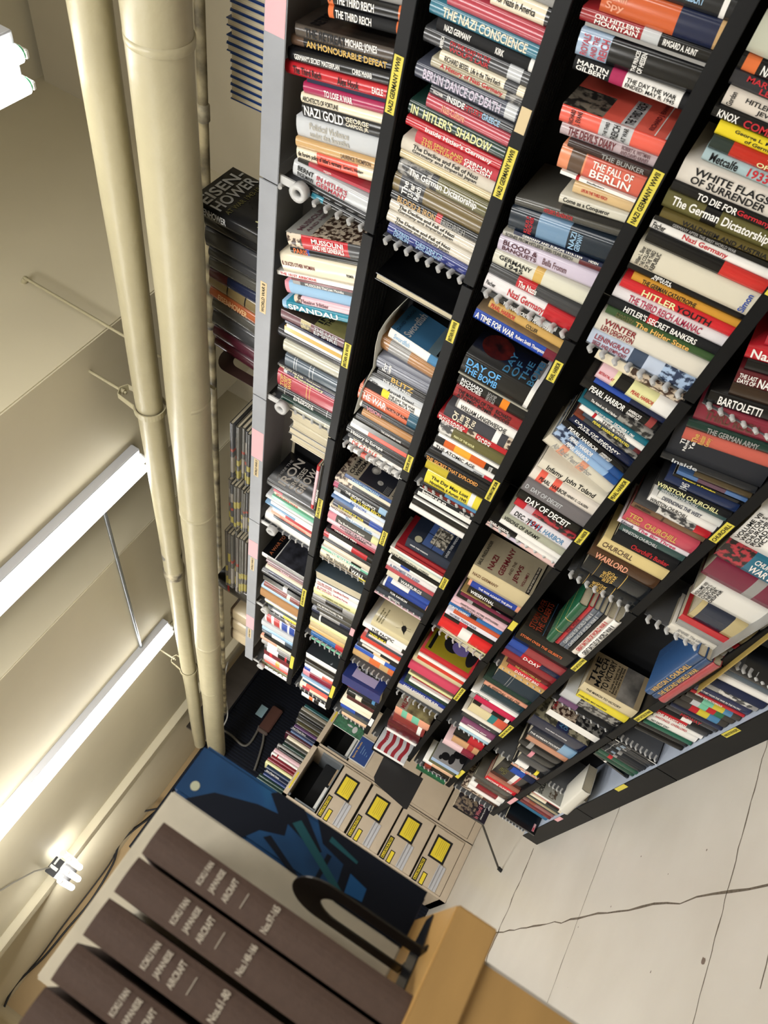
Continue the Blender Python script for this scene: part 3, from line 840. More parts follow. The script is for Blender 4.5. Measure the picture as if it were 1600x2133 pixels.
860 ; t1040 ; #4a3f2c ; ; ; LIFE
885 ; t915 ; #4c6c9c ; ; .3-.7:#5a4050
905 ; t890 ; k ; Meeting at Potsdam@.05-.7:y ; 
965 ; t820 ; #18284c ; ^1945@.2-.35:lg ; 
1012 ; t750 ; k ; WINSTON CHURCHILL@.03-.86:my ; 
1038 ; t770 ; #3a5050 ; WINSTON CHURCHILL@.05-.6:lg ; 
1078 ; t765 ; #d4d4d0 ; DEFENDING THE WEST@.08-.7:n ; 
1125 ; t690 ; w ; WINSTON CHURCHILL@.03-.6:k ; 
1155 ; t600 ; dg ; ; .3-.8:*phw .8-1:r
1195 ; t570 ; #6e5540 ; ^CHURCHILL'S@.4-.46:k+JOHN KEEGAN@.04-.26:k ; 
1268 ; t510 ; #b84858 ; TED|MORGAN@.05-.24:gold+CHURCHILL@.3-.75:gold ; 
1302 ; t470 ; #ded6dc ; Edmonds@.05-.22:n+The Big Three@.28-.82:#b83058 ; 
1338 ; t480 ; #38504e ; WINSTON CHURCHILL@.05-.6:lg ; 
1402 ; t430 ; k ; Churchill's Bunker@.3-.9:r ; 
1475 ; t320 ; #d0bc84 ; CHURCHILL@.05-.5:br ; 
1535 ; t250 ; #47301f ; WARLORD@.1-.58:sa ; 
1620 ; t200 ; #1b1e22 ; ^THE|SECOND|WORLD|WAR@.3-.52:gold ; .62-.63:gold .2-.205:gold
1685 ; t130 ; #1b1e22 ; ^THE|SECOND|WORLD|WAR@.3-.52:gold ; .62-.63:gold .2-.205:gold
ROW 5 2
Z 960 1240 3.526
S 1280 .55 1440 .62
460 ; -
560 ; t380 ; k ; STORM OVER THE GILBERTS@.05-.8:o ; ; ARTSTG
602 ; t330 ; #8f3a3e ; ; 0-.3:b
630 ; t300 ; r ; D-DAY@.35-.65:w ; 0-.3:#2c3a7c .65-1:n
665 ; t290 ; #85282e ; ; 
688 ; t325 ; #5c1c1e ; THE FORGOTTEN ALLY@.2-.8:gold ; 
712 ; t330 ; #c8303c ; D-DAY KIT BAG@.2-.8:w ; 
735 ; t270 ; #c09c64 ; ; 
ROW 5 3
S 1450 .6 1560 .62
800 ; t220 ; #23303a ; ; .3-.31:g .36-.37:g
830 ; t150 ; dgn ; ; 
850 ; t155 ; #d2957c ; A SPECIAL VALOR@.1-.85:br ; 
893 ; t130 ; #1f3640 ; ; 
908 ; t65 ; w ; GENOCIDE@.1-.4:k ; 
938 ; t55 ; #c01f4a ; ; .0-.1:g
960 ; t80 ; k ; ; .2-.5:#c0a0a0 .85-.95:w
1005 ; t40 ; #cfc198 ; ; .55-.72:#2c7474 .72-1:#c8543c
1022 ; t0 ; #d9d3c6 ; ; 
1050 ; t-10 ; dg ; THE ROAD CAMP@.5-.8:w ; 
1078 ; t-10 ; #7c4466 ; AMERICAN ARMY@.2-.8:w ; 
1095 ; t-20 ; w ; ; 
1108 ; t-20 ; #9fbccc ; ; 
ROW 5 4
Z 860 1400 4.76
S 1565 .6 1640 .6
795 ; t390 ; k ; ; .5-1:#b0202c
840 ; t370 ; #c0946a ; ; .6-.8:#a83a34
880 ; t285 ; #d8b8bc ; ; .62-1:#7c1c34
960 ; -
982 ; t200 ; #9fb4d0 ; ; ; ARTSIL P
1002 ; t190 ; k ; ; 
1020 ; t180 ; #1e2438 ; ; .4-.6:m
1040 ; t150 ; #56563c ; ; 
1065 ; t90 ; #d8b090 ; ; 0-.3:w
1110 ; t80 ; k ; Victory of the@.4-.7:w ; .05-.3:#7a2a20
1140 ; t20 ; #17583a ; ; 

ROW 6 1
Z 0 0 1
S 1000 .5 1380 .55
START 1010
1060 ; h25 ; #7c2a24 ; ; 
1100 ; h25 ; #c7b48a ; ; 
1140 ; h24 ; #7a3a34 ; ; 
1170 ; h25 ; c ; ; .3-.7:n
1228 ; t1500 ; w ; ^VOLUME VII|WINSTON S.|CHURCHILL|ROAD TO|VICTORY@.02-.28:k ; 
1258 ; t1485 ; #1d6580 ; CHURCHILL'S|WAR LAB@.35-.7:w ; 0-.3:*phr
1290 ; t1457 ; #6e1534 ; ; .5-.62:g
1318 ; t1437 ; #dcdad4 ; ^VOLUME VIII|WINSTON S.|CHURCHILL|NEVER|DESPAIR@.02-.28:k ; 
1345 ; t1430 ; #b7a77a ; ; .1-.6:#20283a
1353 ; t1412 ; r ; ; ; P
1362 ; t1405 ; g ; ; 
1376 ; t1382 ; #d8d4ca ; JENNIE: The Life of|Lady Randolph Churchill@.15-.65:g ; 
ROW 6 2
Z 1080 1380 3.173
S 1390 .5 1520 .58
330 ; -
375 ; t390 ; #cbbd9a ; THE MARCH TO VICTORY@.1-.75:k ; ; ARTMAR
405 ; t375 ; #dac93c ; OVERLORD: MAX HASTINGS@.02-.6:k ; 
445 ; t260 ; lg ; ; .3-1:*phg
465 ; t165 ; k ; ; .1-.4:#6a4a6a
ROW 6 3
S 1530 .6 1640 .62
505 ; -
530 ; t180 ; w ; ; ; ARTTRA P
555 ; - 
605 ; t50 ; #171e38 ; ROAD BACK TO ANYWHERE@.3-.7:w ; ; ARTAIR
645 ; t50 ; #c6a368 ; THE KOREAN POCKET@.02-.7:w ; 0-.7:#1c2230 .7-1:#7ca0c0
668 ; t40 ; #b98468 ; ; 
695 ; t-10 ; k ; ; .2-.3:g
722 ; t-20 ; k ; ; .3-.4:p
755 ; t-20 ; dg ; ; 
772 ; t-50 ; k ; ; .1-.5:w .75-.85:y
790 ; t-60 ; #d09c84 ; ; 
812 ; t-80 ; n ; ; .1-.6:b
ROW 6 4
Z 960 1480 4.232
S 1650 .62 1700 .62
725 ; t250 ; k ; ^SEK|NORD@.1-.35:ol ; .55-.68:w .68-.74:r
742 ; t225 ; #9c6250 ; ; 
765 ; t200 ; #c8202c ; MACHINE GUNNERS@.05-.9:w ; 
790 ; t100 ; gr ; ; 
812 ; t105 ; #4c4038 ; ; 
835 ; t60 ; w ; ; .2-.8:#7c2028
850 ; t50 ; w ; ; 
870 ; t-10 ; #4a3428 ; ; .0-.6:*phb
896 ; - 
905 ; t-20 ; k ; ; ; ARTWW2 P

ROW 7 2 u
Z 1300 1300 3.173
S 1225 .5 1600 .5
START 1100
1050 ; h235 ; k ; ;
1000 ; h24 ; sl ; ;
955 ; h23 ; w ; ;
900 ; h245 ; n ; ; 
860 ; h24 ; g ; ; .3-.9:*phw
800 ; h255 ; #1b2348 ; HOW THEY WON THE WAR IN THE PACIFIC@.05-.85:w ; 
780 ; h25 ; r ; RISING SUN VICTORIOUS@.1-.6:w ; 
748 ; h245 ; #3c3834 ; ; .3-.5:mt .5-.7:#c8b838 .7-.85:sb
702 ; h245 ; #3c3834 ; ; .2-.35:lg .35-.5:mt .5-.65:r .65-.8:gn
655 ; h245 ; #3c3834 ; ; .3-.45:r .45-.65:#c8b838 .65-.85:sb
632 ; h25 ; n ; ; 
595 ; h25 ; #2c2c30 ; MIDWAY@.3-.7:r ; 
560 ; h23 ; k ; ; .4-.6:w
528 ; h225 ; #b8202a ; THE BRAVEST MAN@.02-.6:w ; .6-1:dg
500 ; h23 ; w ; HASTINGS  OVERLORD@.06-.7:r ; 
455 ; h235 ; w ; NO EASY DAY@.08-.45:k ; 
430 ; h23 ; #1f5a48 ; ; 
395 ; h24 ; k ; ; 
368 ; h24 ; k ; ; 
ROW 7 3 u
Z 1080 1380 3.173
1010 ; h235 ; k ; ; .1-.8:dg
975 ; h235 ; w ; ; .1-.8:k
945 ; h235 ; #2c2e32 ; ; .1-.12:g .2-.3:#8090a0
928 ; h235 ; #26282c ; ; .1-.12:g .3-.4:g
911 ; h235 ; #2c2e32 ; ; .1-.12:g .2-.3:#8090a0
894 ; h235 ; #26282c ; ; .1-.12:g .3-.4:g
877 ; h235 ; #2c2e32 ; ; .1-.12:g .2-.3:#8090a0
860 ; h235 ; #26282c ; ; .1-.12:g .3-.4:g
843 ; h235 ; #2c2e32 ; ; .1-.12:g .2-.3:#8090a0
826 ; h235 ; #26282c ; ; .1-.12:g .3-.4:g
809 ; h235 ; #2c2e32 ; ; .1-.12:g .2-.3:#8090a0
792 ; h235 ; #26282c ; ; .1-.12:g .3-.4:g
768 ; h24 ; #23503e ; ; .25-.35:r
745 ; h24 ; #1d4434 ; ; 
715 ; h25 ; k ; ; .3-.36:w ; S.75
ROW 7 4 u
Z 960 1480 4.232
930 ; -
905 ; h245 ; w ; ; .05-.9:w ; ARTSOM
890 ; h24 ; r ; ; 
872 ; h235 ; c ; ; .5-.9:k
852 ; h24 ; #1c302c ; ; 
838 ; h235 ; #a39778 ; ; 
818 ; h23 ; k ; ; 
795 ; h215 ; #8c5a58 ; ; .2-.4:#8a4a34
770 ; h215 ; #6e2428 ; ; 
735 ; h205 ; #2d6484 ; ; 
690 ; -
680 ; h27 ; k ; ; ; ARTBLK P
"""
V = Vector
# ---------------------------------------------------------------- the room
PAINT = mat('cream_wall_paint', '#c9c1a6', .55, .35, noise=.06, nscale=3, bump=.12, bscale=9)
PAINT2 = mat('cream_ceiling_paint', '#c9c1a8', .6, .3, noise=.05, nscale=2, bump=.1, bscale=7)
def floor_mat():
    m = bpy.data.materials.new('painted_concrete_floor'); m.use_nodes = True; nt = m.node_tree; L = nt.links; b = nt.nodes['Principled BSDF']
    b.inputs['Roughness'].default_value = .36; b.inputs['Coat Weight'].default_value = .25; b.inputs['Coat Roughness'].default_value = .3
    tc = nt.nodes.new('ShaderNodeTexCoord')
    n = nt.nodes.new('ShaderNodeTexNoise'); n.inputs['Scale'].default_value = 2.2; n.inputs['Detail'].default_value = 6
    r = nt.nodes.new('ShaderNodeValToRGB'); r.color_ramp.elements[0].position = .3; r.color_ramp.elements[1].position = .7
    r.color_ramp.elements[0].color = lin('#c0bab0'); r.color_ramp.elements[1].color = lin('#cbc6bd')
    L.new(tc.outputs['Object'], n.inputs[0]); L.new(n.outputs[0], r.inputs[0])
    v = nt.nodes.new('ShaderNodeTexNoise'); v.inputs['Scale'].default_value = 34; v.inputs['Detail'].default_value = 3; v.inputs['Roughness'].default_value = .7
    L.new(tc.outputs['Object'], v.inputs[0])
    r2 = nt.nodes.new('ShaderNodeValToRGB'); r2.color_ramp.elements[0].position = .735; r2.color_ramp.elements[1].position = .75
    r2.color_ramp.elements[0].color = (0, 0, 0, 1); r2.color_ramp.elements[1].color = (.55, .55, .55, 1)
    L.new(v.outputs[0], r2.inputs[0])
    mx = nt.nodes.new('ShaderNodeMix'); mx.data_type = 'RGBA'; mx.inputs['B'].default_value = lin('#5b5049')
    L.new(r2.outputs[0], mx.inputs['Factor']); L.new(r.outputs[0], mx.inputs['A']); L.new(mx.outputs['Result'], b.inputs['Base Color'])
    bp = nt.nodes.new('ShaderNodeBump'); bp.inputs['Strength'].default_value = .12; bp.inputs['Distance'].default_value = .01
    L.new(n.outputs[0], bp.inputs['Height']); L.new(bp.outputs[0], b.inputs['Normal'])
    return m
FLOOR = floor_mat(); CRACK = mat('dark_floor_crack', '#6e6458', .9, .1, noise=.4, nscale=60)
m = MB(); m.box((-3.6, -3.0, -.1), (10.2, 3.1, 0), FLOOR); struct('floor', m)
def crack(name, pts, w, gap=0):
    m = MB(); random.seed(len(pts)*7+int(w*1e4))
    (x0, y0), (x1, y1) = pts; n = 70; d = V((x1-x0, y1-y0, 0)).normalized(); nn = V((-d.y, d.x, 0)); prev = None
    for i in range(n+1):
        t = i/n; p = V((x0+(x1-x0)*t, y0+(y1-y0)*t, .0006)) + nn*(random.gauss(0, w*.45)); ww = w*random.uniform(.35, 1.1)
        cur = (p+nn*ww/2, p-nn*ww/2)
        if prev and random.random() > gap: m.add([prev[0], prev[1], cur[1], cur[0]], [(0, 1, 2, 3)], CRACK)
        prev = cur
    struct(name, m)
crack('trim_1', ((3.33, -.05), (3.36, 3.0)), .005)
crack('trim_2', ((2.08, -.05), (2.10, 3.0)), .006)
crack('trim_3', ((4.60, .02), (4.67, 3.0)), .020, .05)
crack('trim_4', ((6.4, .56), (-1, .60)), .011)
crack('trim_5', ((1.78, .72), (1.86, 3.0)), .004, .5)
# paint chips in the floor
m = MB(); random.seed(4)
for px, py, s in ((2.12, .80, .013), (2.48, 1.13, .008), (2.42, 1.07, .004), (2.55, .46, .003), (3.0, .55, .004), (2.45, .83, .004), (2.86, .34, .005), (3.3, .62, .004), (2.35, 1.25, .008), (2.3, .4, .004), (1.8, .7, .004)):
    m.add([V((px+s*random.uniform(.6, 1.3)*math.cos(a*math.pi/4), py+s*random.uniform(.6, 1.4)*math.sin(a*math.pi/4), .0007)) for a in range(8)], [tuple(range(8))], mat('bare_concrete', '#6b5c52', .9))
tag(m.obj('paint_chip'), 'small dark chips where the floor paint has flaked off', 'paint chip', kind='stuff')
def wall(name, a, b, mt=PAINT):
    m = MB(); m.box(a, b, mt); struct(name, m)
wall('wall_behind_shelves', (-3.6, -3.1, 0), (10.2, -3.0, 4.5))
wall('wall_far', (10.1, -3, 0), (10.2, 3.1, 4.5), mat('tan_wall_paint', '#b59b72', .6, .3, noise=.08, nscale=2, bump=.1))  # same cream paint as the ceiling, light falloff put into its browner colour
wall('wall_aisle', (-3.6, 3.0, 0), (10.2, 3.1, 4.5))
wall('wall_near', (-3.7, -3, 0), (-3.6, 3.1, 4.5))
wall('ceiling', (-3.6, -3, 4.44), (10.2, 3.1, 4.54), PAINT2)
# deep concrete beams across the room; the photographer sees their sides and soffits
def beam(name, x0, x1, z0, z1=4.45): m = MB(); m.box((x0, -3, z0), (x1, 3.05, z1), PAINT2, bev=.006); struct(name, m)
beam('trim_6', -.95, .18, 3.0)
beam('trim_7', 1.96, 3.06, 3.0)
beam('trim_8', 3.56, 6.95, 3.0)
beam('trim_9', 6.95, 7.1, 2.93)
beam('trim_10', 7.1, 10.1, 3.25)
# wall standing behind the bookcase
m = MB(); m.box((-3.5, -1.25, 0), (6.9, -1.15, 4.4), mat('grey_beige_wall', '#a39a85', .6, .3, noise=.05, nscale=3)); struct('wall_partition', m)

# ---------------------------------------------------------------- steel bookcase
GREY = mat('grey_enamel_steel', '#8e9094', .4, .5, noise=.07, nscale=14, bump=.05)
GREYL = mat('pale_enamel_steel', '#b9b9b8', .35, .5, noise=.12, nscale=30); BRK = mat('grey_bracket_steel', '#5e6064', .45, .4, noise=.1, nscale=20)
BLACKM = mat('black_enamel_steel', '#17181b', .35, .5, noise=.25, nscale=50)
SHELFB = mat('black_shelf_edge', '#0d0e10', .45, .2, noise=.4, nscale=9, col2='#0c0d0f')
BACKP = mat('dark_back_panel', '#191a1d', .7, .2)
PALEB = mat('pale_blue_shelf_paint', '#a9b3c4', .45, .4, noise=.08, nscale=8)
YEL = mat('yellow_label_tape', '#cfc148', .45, .4); PINK = mat('pink_label_tape', '#dba3a9', .5, .4); BEI = mat('beige_label_tape', '#cbb78f', .5, .4)
INK = mat('label_print', '#1b1a17', .6, .2)
LABELS = {  # shelf, bay -> (image coordinate axis, from, to, text, material)
 (1,0): [(1,116,237,'NAZI GERMANY WWII',YEL)], (2,0): [(1,310,412,'NAZI GERMANY WWII',YEL), (1,226,278,'',BEI)], (3,0): [(1,357,468,'NAZI GERMANY WWII',YEL)],
 (4,0): [(1,552,618,'NAZI GERMANY WWII',YEL)], (1,1): [(1,716,765,'BRITAIN IN WWII',YEL)], (2,1): [(1,670,712,'BRITAIN IN WWII',YEL), (1,950,981,'EUROPE WWII',YEL)],
 (3,1): [(1,754,794,'PEARL HARBOR',YEL), (1,1003,1042,'HIROSHIMA/ATOMIC BOMB',YEL)], (1,2): [(1,1040,1078,'EUROPE WWII',YEL)], (1,3): [(1,1228,1262,'EUROPE WWII',YEL)],
 (1,4): [(1,1368,1392,'',YEL)], (2,2): [(1,1108,1135,'HOLOCAUST',YEL)], (2,3): [(1,1310,1324,'',PINK)], (2,4): [(1,1430,1453,'',YEL)],
 (3,2): [(1,1205,1226,'HOLOCAUST',YEL)], (3,4): [(1,1498,1512,'',mat('white_label','#d8d8d8',.5))], (4,1): [(1,1000,1041,'PEARL HARBOR',YEL), (1,1106,1132,'PEARL HARBOR',YEL)], (4,2): [(1,1296,1312,'',YEL)],
 (4,3): [(1,1435,1458,'WAR IN THE PACIFIC',YEL)], (3,5): [], (5,1): [(1,1092,1128,'CHURCHILL',YEL)], (5,2): [(1,1374,1396,'GREAT BATTLES OF WWII',YEL)], (5,3): [(1,1513,1535,'WAR IN THE PACIFIC',YEL)],
 (5,4): [(1,1606,1620,'',YEL)], (6,2): [(1,1481,1501,'GREAT BATTLES OF WWII',YEL)], (6,4): [(1,1663,1674,'',PINK)], (7,2): [(0,1508,1538,'WAR IN THE PACIFIC',YEL)],
 (7,3): [(0,1284,1304,'',YEL)], (7,4): [(0,1158,1170,'',PINK)] }
def ring_tab(x, z, parent):
    m = MB(); y0 = -.012
    # bent strap hanging under the canopy with an eye at its end
    m.box((x-.012, y0-.004, z-.05), (x+.012, y0+.002, z+.006), GREYL)
    n = 20; ro, ri = .026, .012; zc = z-.072
    vs = []; 
    for yy in (-.012, .014):
        for r_ in (ro, ri):
            vs += [V((x+r_*math.cos(2*math.pi*i/n), yy, zc+r_*math.sin(2*math.pi*i/n))) for i in range(n)]
    fs = []
    for i in range(n):
        j = (i+1) % n
        fs += [(i, j, n+j, n+i), (2*n+i, 3*n+i, 3*n+j, 2*n+j), (i, 2*n+i, 2*n+j, j), (n+i, n+j, 3*n+j, 3*n+i)]
    m.add(vs, fs, GREYL, True); m.obj('hook', parent)
def comb_bracket(x, z, parent, top_space, nteeth=8, back=0, k=1):
    m = MB(); h = top_space
    # vertical end plate with a toothed front edge
    m.box((x-.0015, -.235, z+.02), (x+.0015, -.024, z+h), BRK)
    for i in range(nteeth):
        zt = z + .03 + (h-.05)*i/(nteeth-1)
        m.tube([(x, -.028-back, zt), (x, -.008-back, zt+.004), (x, .003-back, zt-.004)], [.008*k, .0075*k, .0055*k], GREYL, 8)
    m.obj('bracket', parent)
for bay in range(0, 5):
    X0 = bay*BAY; X1 = X0+BAY
    unit = thing('shelving_unit', 'steel library shelving unit, %s' % ['nearest of five, with a bent pink tape on its grey top', 'second of five along the aisle, with the clear folder hanging out',
        'third of five, with the books piled flat', 'fourth of five, thick white book at its bottom', 'farthest of five, where the bookcase ends'][bay], 'shelving', (X0, 0, 0), group=None)
    # canopy: top plate, front flange, back panel
    m = MB(); m.box((0, -.235, 2.262), (BAY-.004, -.003, 2.266), GREY); m.box((0.0, -.004, 2.213), (BAY-.004, 0, 2.275), mat('grey_canopy_flange', '#8f9298', .38, .5, noise=.08, nscale=11), bev=.0015)
    m.box((0, -.235, 2.213), (BAY-.004, -.23, 2.262), GREY)
    can = m.obj('canopy', unit)
    for v0, v1, t, mt in {0: [(-20, 72, '', PINK)], 1: [(588, 652, 'WORLD WAR II', BEI)], 2: [(898, 955, '', PINK), (957, 992, 'WORLD WAR II', BEI)], 3: [(1128, 1160, '', PINK), (1162, 1188, 'WORLD WAR II', BEI)], 4: [(1284, 1308, '', PINK), (1310, 1328, 'WORLD WAR II', BEI)]}[bay]:
        m = MB(); zc = 2.245; a, b = sorted(solve_x(q, 1, zc, .001)-X0 for q in (v0, v1))
        m.box((a, 0, zc-.012 if t else 2.216), (b, .0009, zc+.012 if t else 2.272), mt)
        if t: put_text(m, t, INK, V((b-.006, .0015, zc-.007)), V((-1, 0, 0)), V((0, 0, 1)), b-a-.012, .014)
        m.obj('shelf_label', can)
    m = MB(); m.box((0.002, -.24, .09), (BAY-.006, -.236, 2.2), BACKP if True else GREY); m.obj('back_panel', unit)
    m = MB(); m.box((0, -.26, 0), (.03, -.241, 2.262), GREY); m.obj('upright', unit)
    for s in range(1, 8):
        z = ZS[s]; m = MB()
        if s < 7:
            m.box((.002, -.235, z+.006), (BAY-.006, -.003, z+.011), BLACKM)
            m.box((.002, -.004, z-.012), (BAY-.006, 0, z+.020), SHELFB, bev=.001)
            m.box((.002, -.012, z-.012), (BAY-.006, -.004, z-.009), SHELFB)
            for i in range(9): m.box((.01, -.22+i*.023, z+.001), (BAY-.012, -.215+i*.023, z+.006), BLACKM)
        else:
            m.box((.002, -.235, z+.006), (BAY-.004, .0, z+.011), PALEB); m.box((.002, -.002, 0), (BAY-.004, .004, z+.014), SHELFB, bev=.001)
        sh = m.obj('shelf', unit)
        for ax, v0, v1, t, mt in LABELS.get((s, bay), []):
            yy = .005 if s == 7 else .001
            a = solve_x(v0, ax, z+.004, yy) - X0; b = solve_x(v1, ax, z+.004, yy) - X0
            if a > b: a, b = b, a
            l = MB(); l.box((a, yy-.0008, z-.008), (b, yy, z+.016), mt)
            if t: put_text(l, t, INK, V((b-.004, yy+.0008, z-.003)), V((-1, 0, 0)), V((0, 0, 1)), b-a-.008, .014)
            l.obj('shelf_label', sh)
    for s in range(1, 8):
        for xx in ((BAY-.003,) if bay else (BAY-.003,)):
            comb_bracket(xx, ZS[s], unit, ZS[s-1]-ZS[s]-.03, back=0 if (bay == 0 and s < 5) or (s, bay) in ((4, 3), (5, 1), (6, 1), (2, 3), (4, 2), (2, 1)) else .020, k=1 if bay < 2 else .72)
    ring_tab(BAY-.02, 2.213, unit)
# end plate of the run
# ---------------------------------------------------------------- pipes under the ceiling
PIPE = mat('cream_painted_pipe', '#a8a083', .38, .5, noise=.07, nscale=6, bump=.35, bscale=14)
PIPED = mat('chipped_pipe_paint', '#bfb598', .5, .4, noise=1, nscale=16, col2='#4a443c')
def pipe(name, label, y, z, r, x0, x1, joints=(), wob=0, mt=None):
    random.seed(int(r*1e4)); t = thing(name, label, 'pipe', (x0, y, z)); n = 40; pts = []; rs = []
    for i in range(n+1):
        pts.append((i*(x1-x0)/n, wob*math.sin(i*.9), wob*math.cos(i*.7))); rs.append(r*(1+.02*math.sin(i*1.7)*(1 if wob else 0)))
    m = MB(); m.tube(pts, rs, mt or PIPE, 32); m.obj('pipe_run', t)
    for jx, rr, w, jm in joints:
        m = MB(); m.tube([(jx-x0-w, 0, 0), (jx-x0-w*.8, 0, 0), (jx-x0+w*.8, 0, 0), (jx-x0+w, 0, 0)], [r*.99, r*rr, r*rr, r*.99], jm, 32); m.obj('pipe_collar', t)
    return t
pipe('heating_pipe', 'fat lagged cream pipe running above the bookcase', .10, 2.503, .083, -1.5, 7.25, [(.60, 1.03, .012, PIPE), (1.92, 1.03, .012, PIPE), (2.75, 1.035, .012, PIPE), (4.4, 1.03, .02, PIPE), (5.3, 1.035, .015, PIPE)], .002)
pipe('water_pipe', 'slimmer cream pipe running beside the fat lagged pipe', .125, 2.688, .054, -1.5, 7.25, [(3.55, 1.12, .05, PIPED), (3.35, 1.02, .03, mat('bare_grey_pipe', '#77736c', .6, .4, noise=.5, nscale=25))], .0015)
pipe('conduit_pipe', 'thin chipped conduit along the wall behind the fat pipes', -.25, 2.66, .016, -1.0, 7.2, [(1.0, 1.3, .03, PIPED), (1.9, 1.3, .02, PIPED)], 0, mat('chipped_conduit_paint', '#bfb28d', .5, .4, noise=1, nscale=9, col2='#3c352c'))
def hanger(x, label, rodtop, yrod, xr=None):
    t = thing('pipe_hanger', label, 'pipe hanger', (x, .125, 2.688))
    m = MB(); n = 24; r = .061
    for w0 in (0,):
        pts_o = [(0, r*math.sin(a), r*math.cos(a)) for a in [math.radians(40+i*280/n) for i in range(n+1)]]
    prof = [V(p) for p in pts_o] ; top = V((0, 0, .135))
    loop = [V((0, .03, .135))] + prof + [V((0, -.03, .135))]
    loop = loop + [V((0, .0, .15)), V((0, .03, .135))]
    vs = []
    for p in loop:
        d = V((0, p.y, p.z)).normalized()*.005
        vs += [p+V((-.016, 0, 0)), p+V((.016, 0, 0)), p+V((.016, 0, 0))+d, p+V((-.016, 0, 0))+d]
    fs = []
    for i in range(len(loop)-1):
        for k in range(4): fs.append((i*4+k, i*4+(k+1) % 4, (i+1)*4+(k+1) % 4, (i+1)*4+k))
    m.add(vs, fs, PIPE); m.obj('strap', t)
    m = MB(); m.tube([(0, 0, .12), (0, 0, rodtop-2.688)], .0065, PIPE, 10); m.obj('rod', t)
    m = MB(); m.tube([(0, 0, .13), (0, 0, .15)], .013, PIPE, 6); m.obj('nut', t)
hanger(2.10, 'cream strap hanger holding the slimmer pipe, nearer one with rod', 3.0, 0)
hanger(5.15, 'cream strap hanger holding the slimmer pipe, beside the second long lamp', 3.0, 0)
t = thing('hanger_rod', 'thin cream rod dropping from the beam side behind the pipes', 'rod', (1.93, 0.0, 2.45))
m = MB(); m.tube([(0, 0, 0), (0, 0, .97)], .0065, PIPE, 10); m.tube([(0, 0, .96), (.04, 0, .985)], .012, PIPE, 10); m.obj('rod', t)
# ---------------------------------------------------------------- fluorescent lamps
TUBE = mat('glowing_tube', (1, .985, .95, 1), .4, .5, emis=TUBE_E)
WHM = mat('white_enamel', '#c4c6cc', .35, .5); SOCK = mat('white_plastic', '#d2d2cf', .4, .5); GREENP = mat('green_plastic', '#1f7a4a', .4); STEEL = mat('galvanised_steel', '#9aa0a6', .3, .6, metal=.9, noise=.15, nscale=40)
def strip_lamp(x, y0, label, zb=2.95, L=2.5, ang=0, green=False):
    t = thing('fluorescent_lamp', label, 'lamp', (x, y0, zb), (0, 0, ang))
    m = MB(); m.box((-.075, 0, 0), (.075, L, .05), WHM, bev=.004); m.obj('housing', t)
    for dx in (-.032, .05):
        m = MB(); m.tube([(dx, .02, -.025), (dx, L-.02, -.025)], .023, TUBE, 16); m.obj('tube', t)
        m = MB(); m.box((dx-.012, .0, -.045), (dx+.012, .012, .002), SOCK, bev=.003); m.tube([(dx, .008, -.025), (dx, .045, -.025)], .0175, SOCK, 16)
        if green: m.tube([(dx, .012, -.024), (dx, .022, -.024)], .019, GREENP, 16)
        m.obj('lamp_holder', t)
    m = MB(); put_text(m, 'II', INK, V((.02, .012, -.0012)), V((0, 1, 0)), V((-1, 0, 0)), .012, .012); 
    return t
strip_lamp(.80, .17, 'lit twin fluorescent lamp at top left corner, nearest lamp', 2.93, 2.4, green=True)
strip_lamp(2.83, -.02, 'lit twin fluorescent lamp, middle one of the long lamps', 2.95, 2.5)
strip_lamp(4.93, .0, 'lit twin fluorescent lamp on the flat soffit beyond the middle lamp', 2.95, 2.7)
m = MB(); m.tube([(2.9, .25, 2.985), (4.93, .26, 2.985)], .011, STEEL, 12); m.tube([(4.9, .26, 2.985), (4.94, .26, 2.985)], .018, STEEL, 12)
tag(m.obj('conduit'), 'shiny steel conduit joining two of the long lamps', 'conduit')
m = MB(); m.tube([(5.06, -.1, 2.985), (5.06, 3.0, 2.985)], .012, PIPE, 12); tag(m.obj('conduit'), 'cream painted conduit running alongside the farther long lamp', 'conduit')
# four-tube lamp hanging end-on
t = thing('tube_cluster_lamp', 'lit four-tube lamp seen end-on, low left, beside black cable', 'lamp', (6.42, 1.66, 2.86))
m = MB(); m.box((0, -.075, -.03), (.55, .055, .06), mat('dark_lamp_end', '#1d1d1f', .5), bev=.004); m.obj('housing', t)
m = MB(); m.box((-.004, -.012, -.02), (-.001, .012, .05), SOCK); m.obj('end_plate', t)
for dy, dz in ((-.115, .03), (-.105, -.035), (-.03, -.085), (.045, -.085)):
    m = MB(); m.tube([(.02, dy, dz), (.52, dy, dz)], .023, TUBE, 14); m.obj('tube', t)
    m = MB(); m.tube([(-.006, dy, dz), (.018, dy, dz)], .024, SOCK, 14); m.box((-.005, min(dy, 0), dz-.008), (.0, max(dy, -.02), dz+.008), SOCK); m.obj('lamp_holder', t)
m = MB(); m.tube([(6.42, 1.67, 2.9), (6.3, 1.75, 2.95), (6.15, 1.88, 2.985), (5.6, 2.2, 2.99)], .006, mat('grey_cable', '#8d8a80', .5), 8); tag(m.obj('lamp_cable'), 'grey cable feeding the four-tube lamp', 'cable')
BLKC = mat('black_cable', '#17171a', .5, .4)
def hitX(u, v, X):
    q = rx*((u-800)/CAM_F) + dn*((v-1066.5)/CAM_F) + fw; k = (X-CAM_C.x)/q.x; return CAM_C + q*k
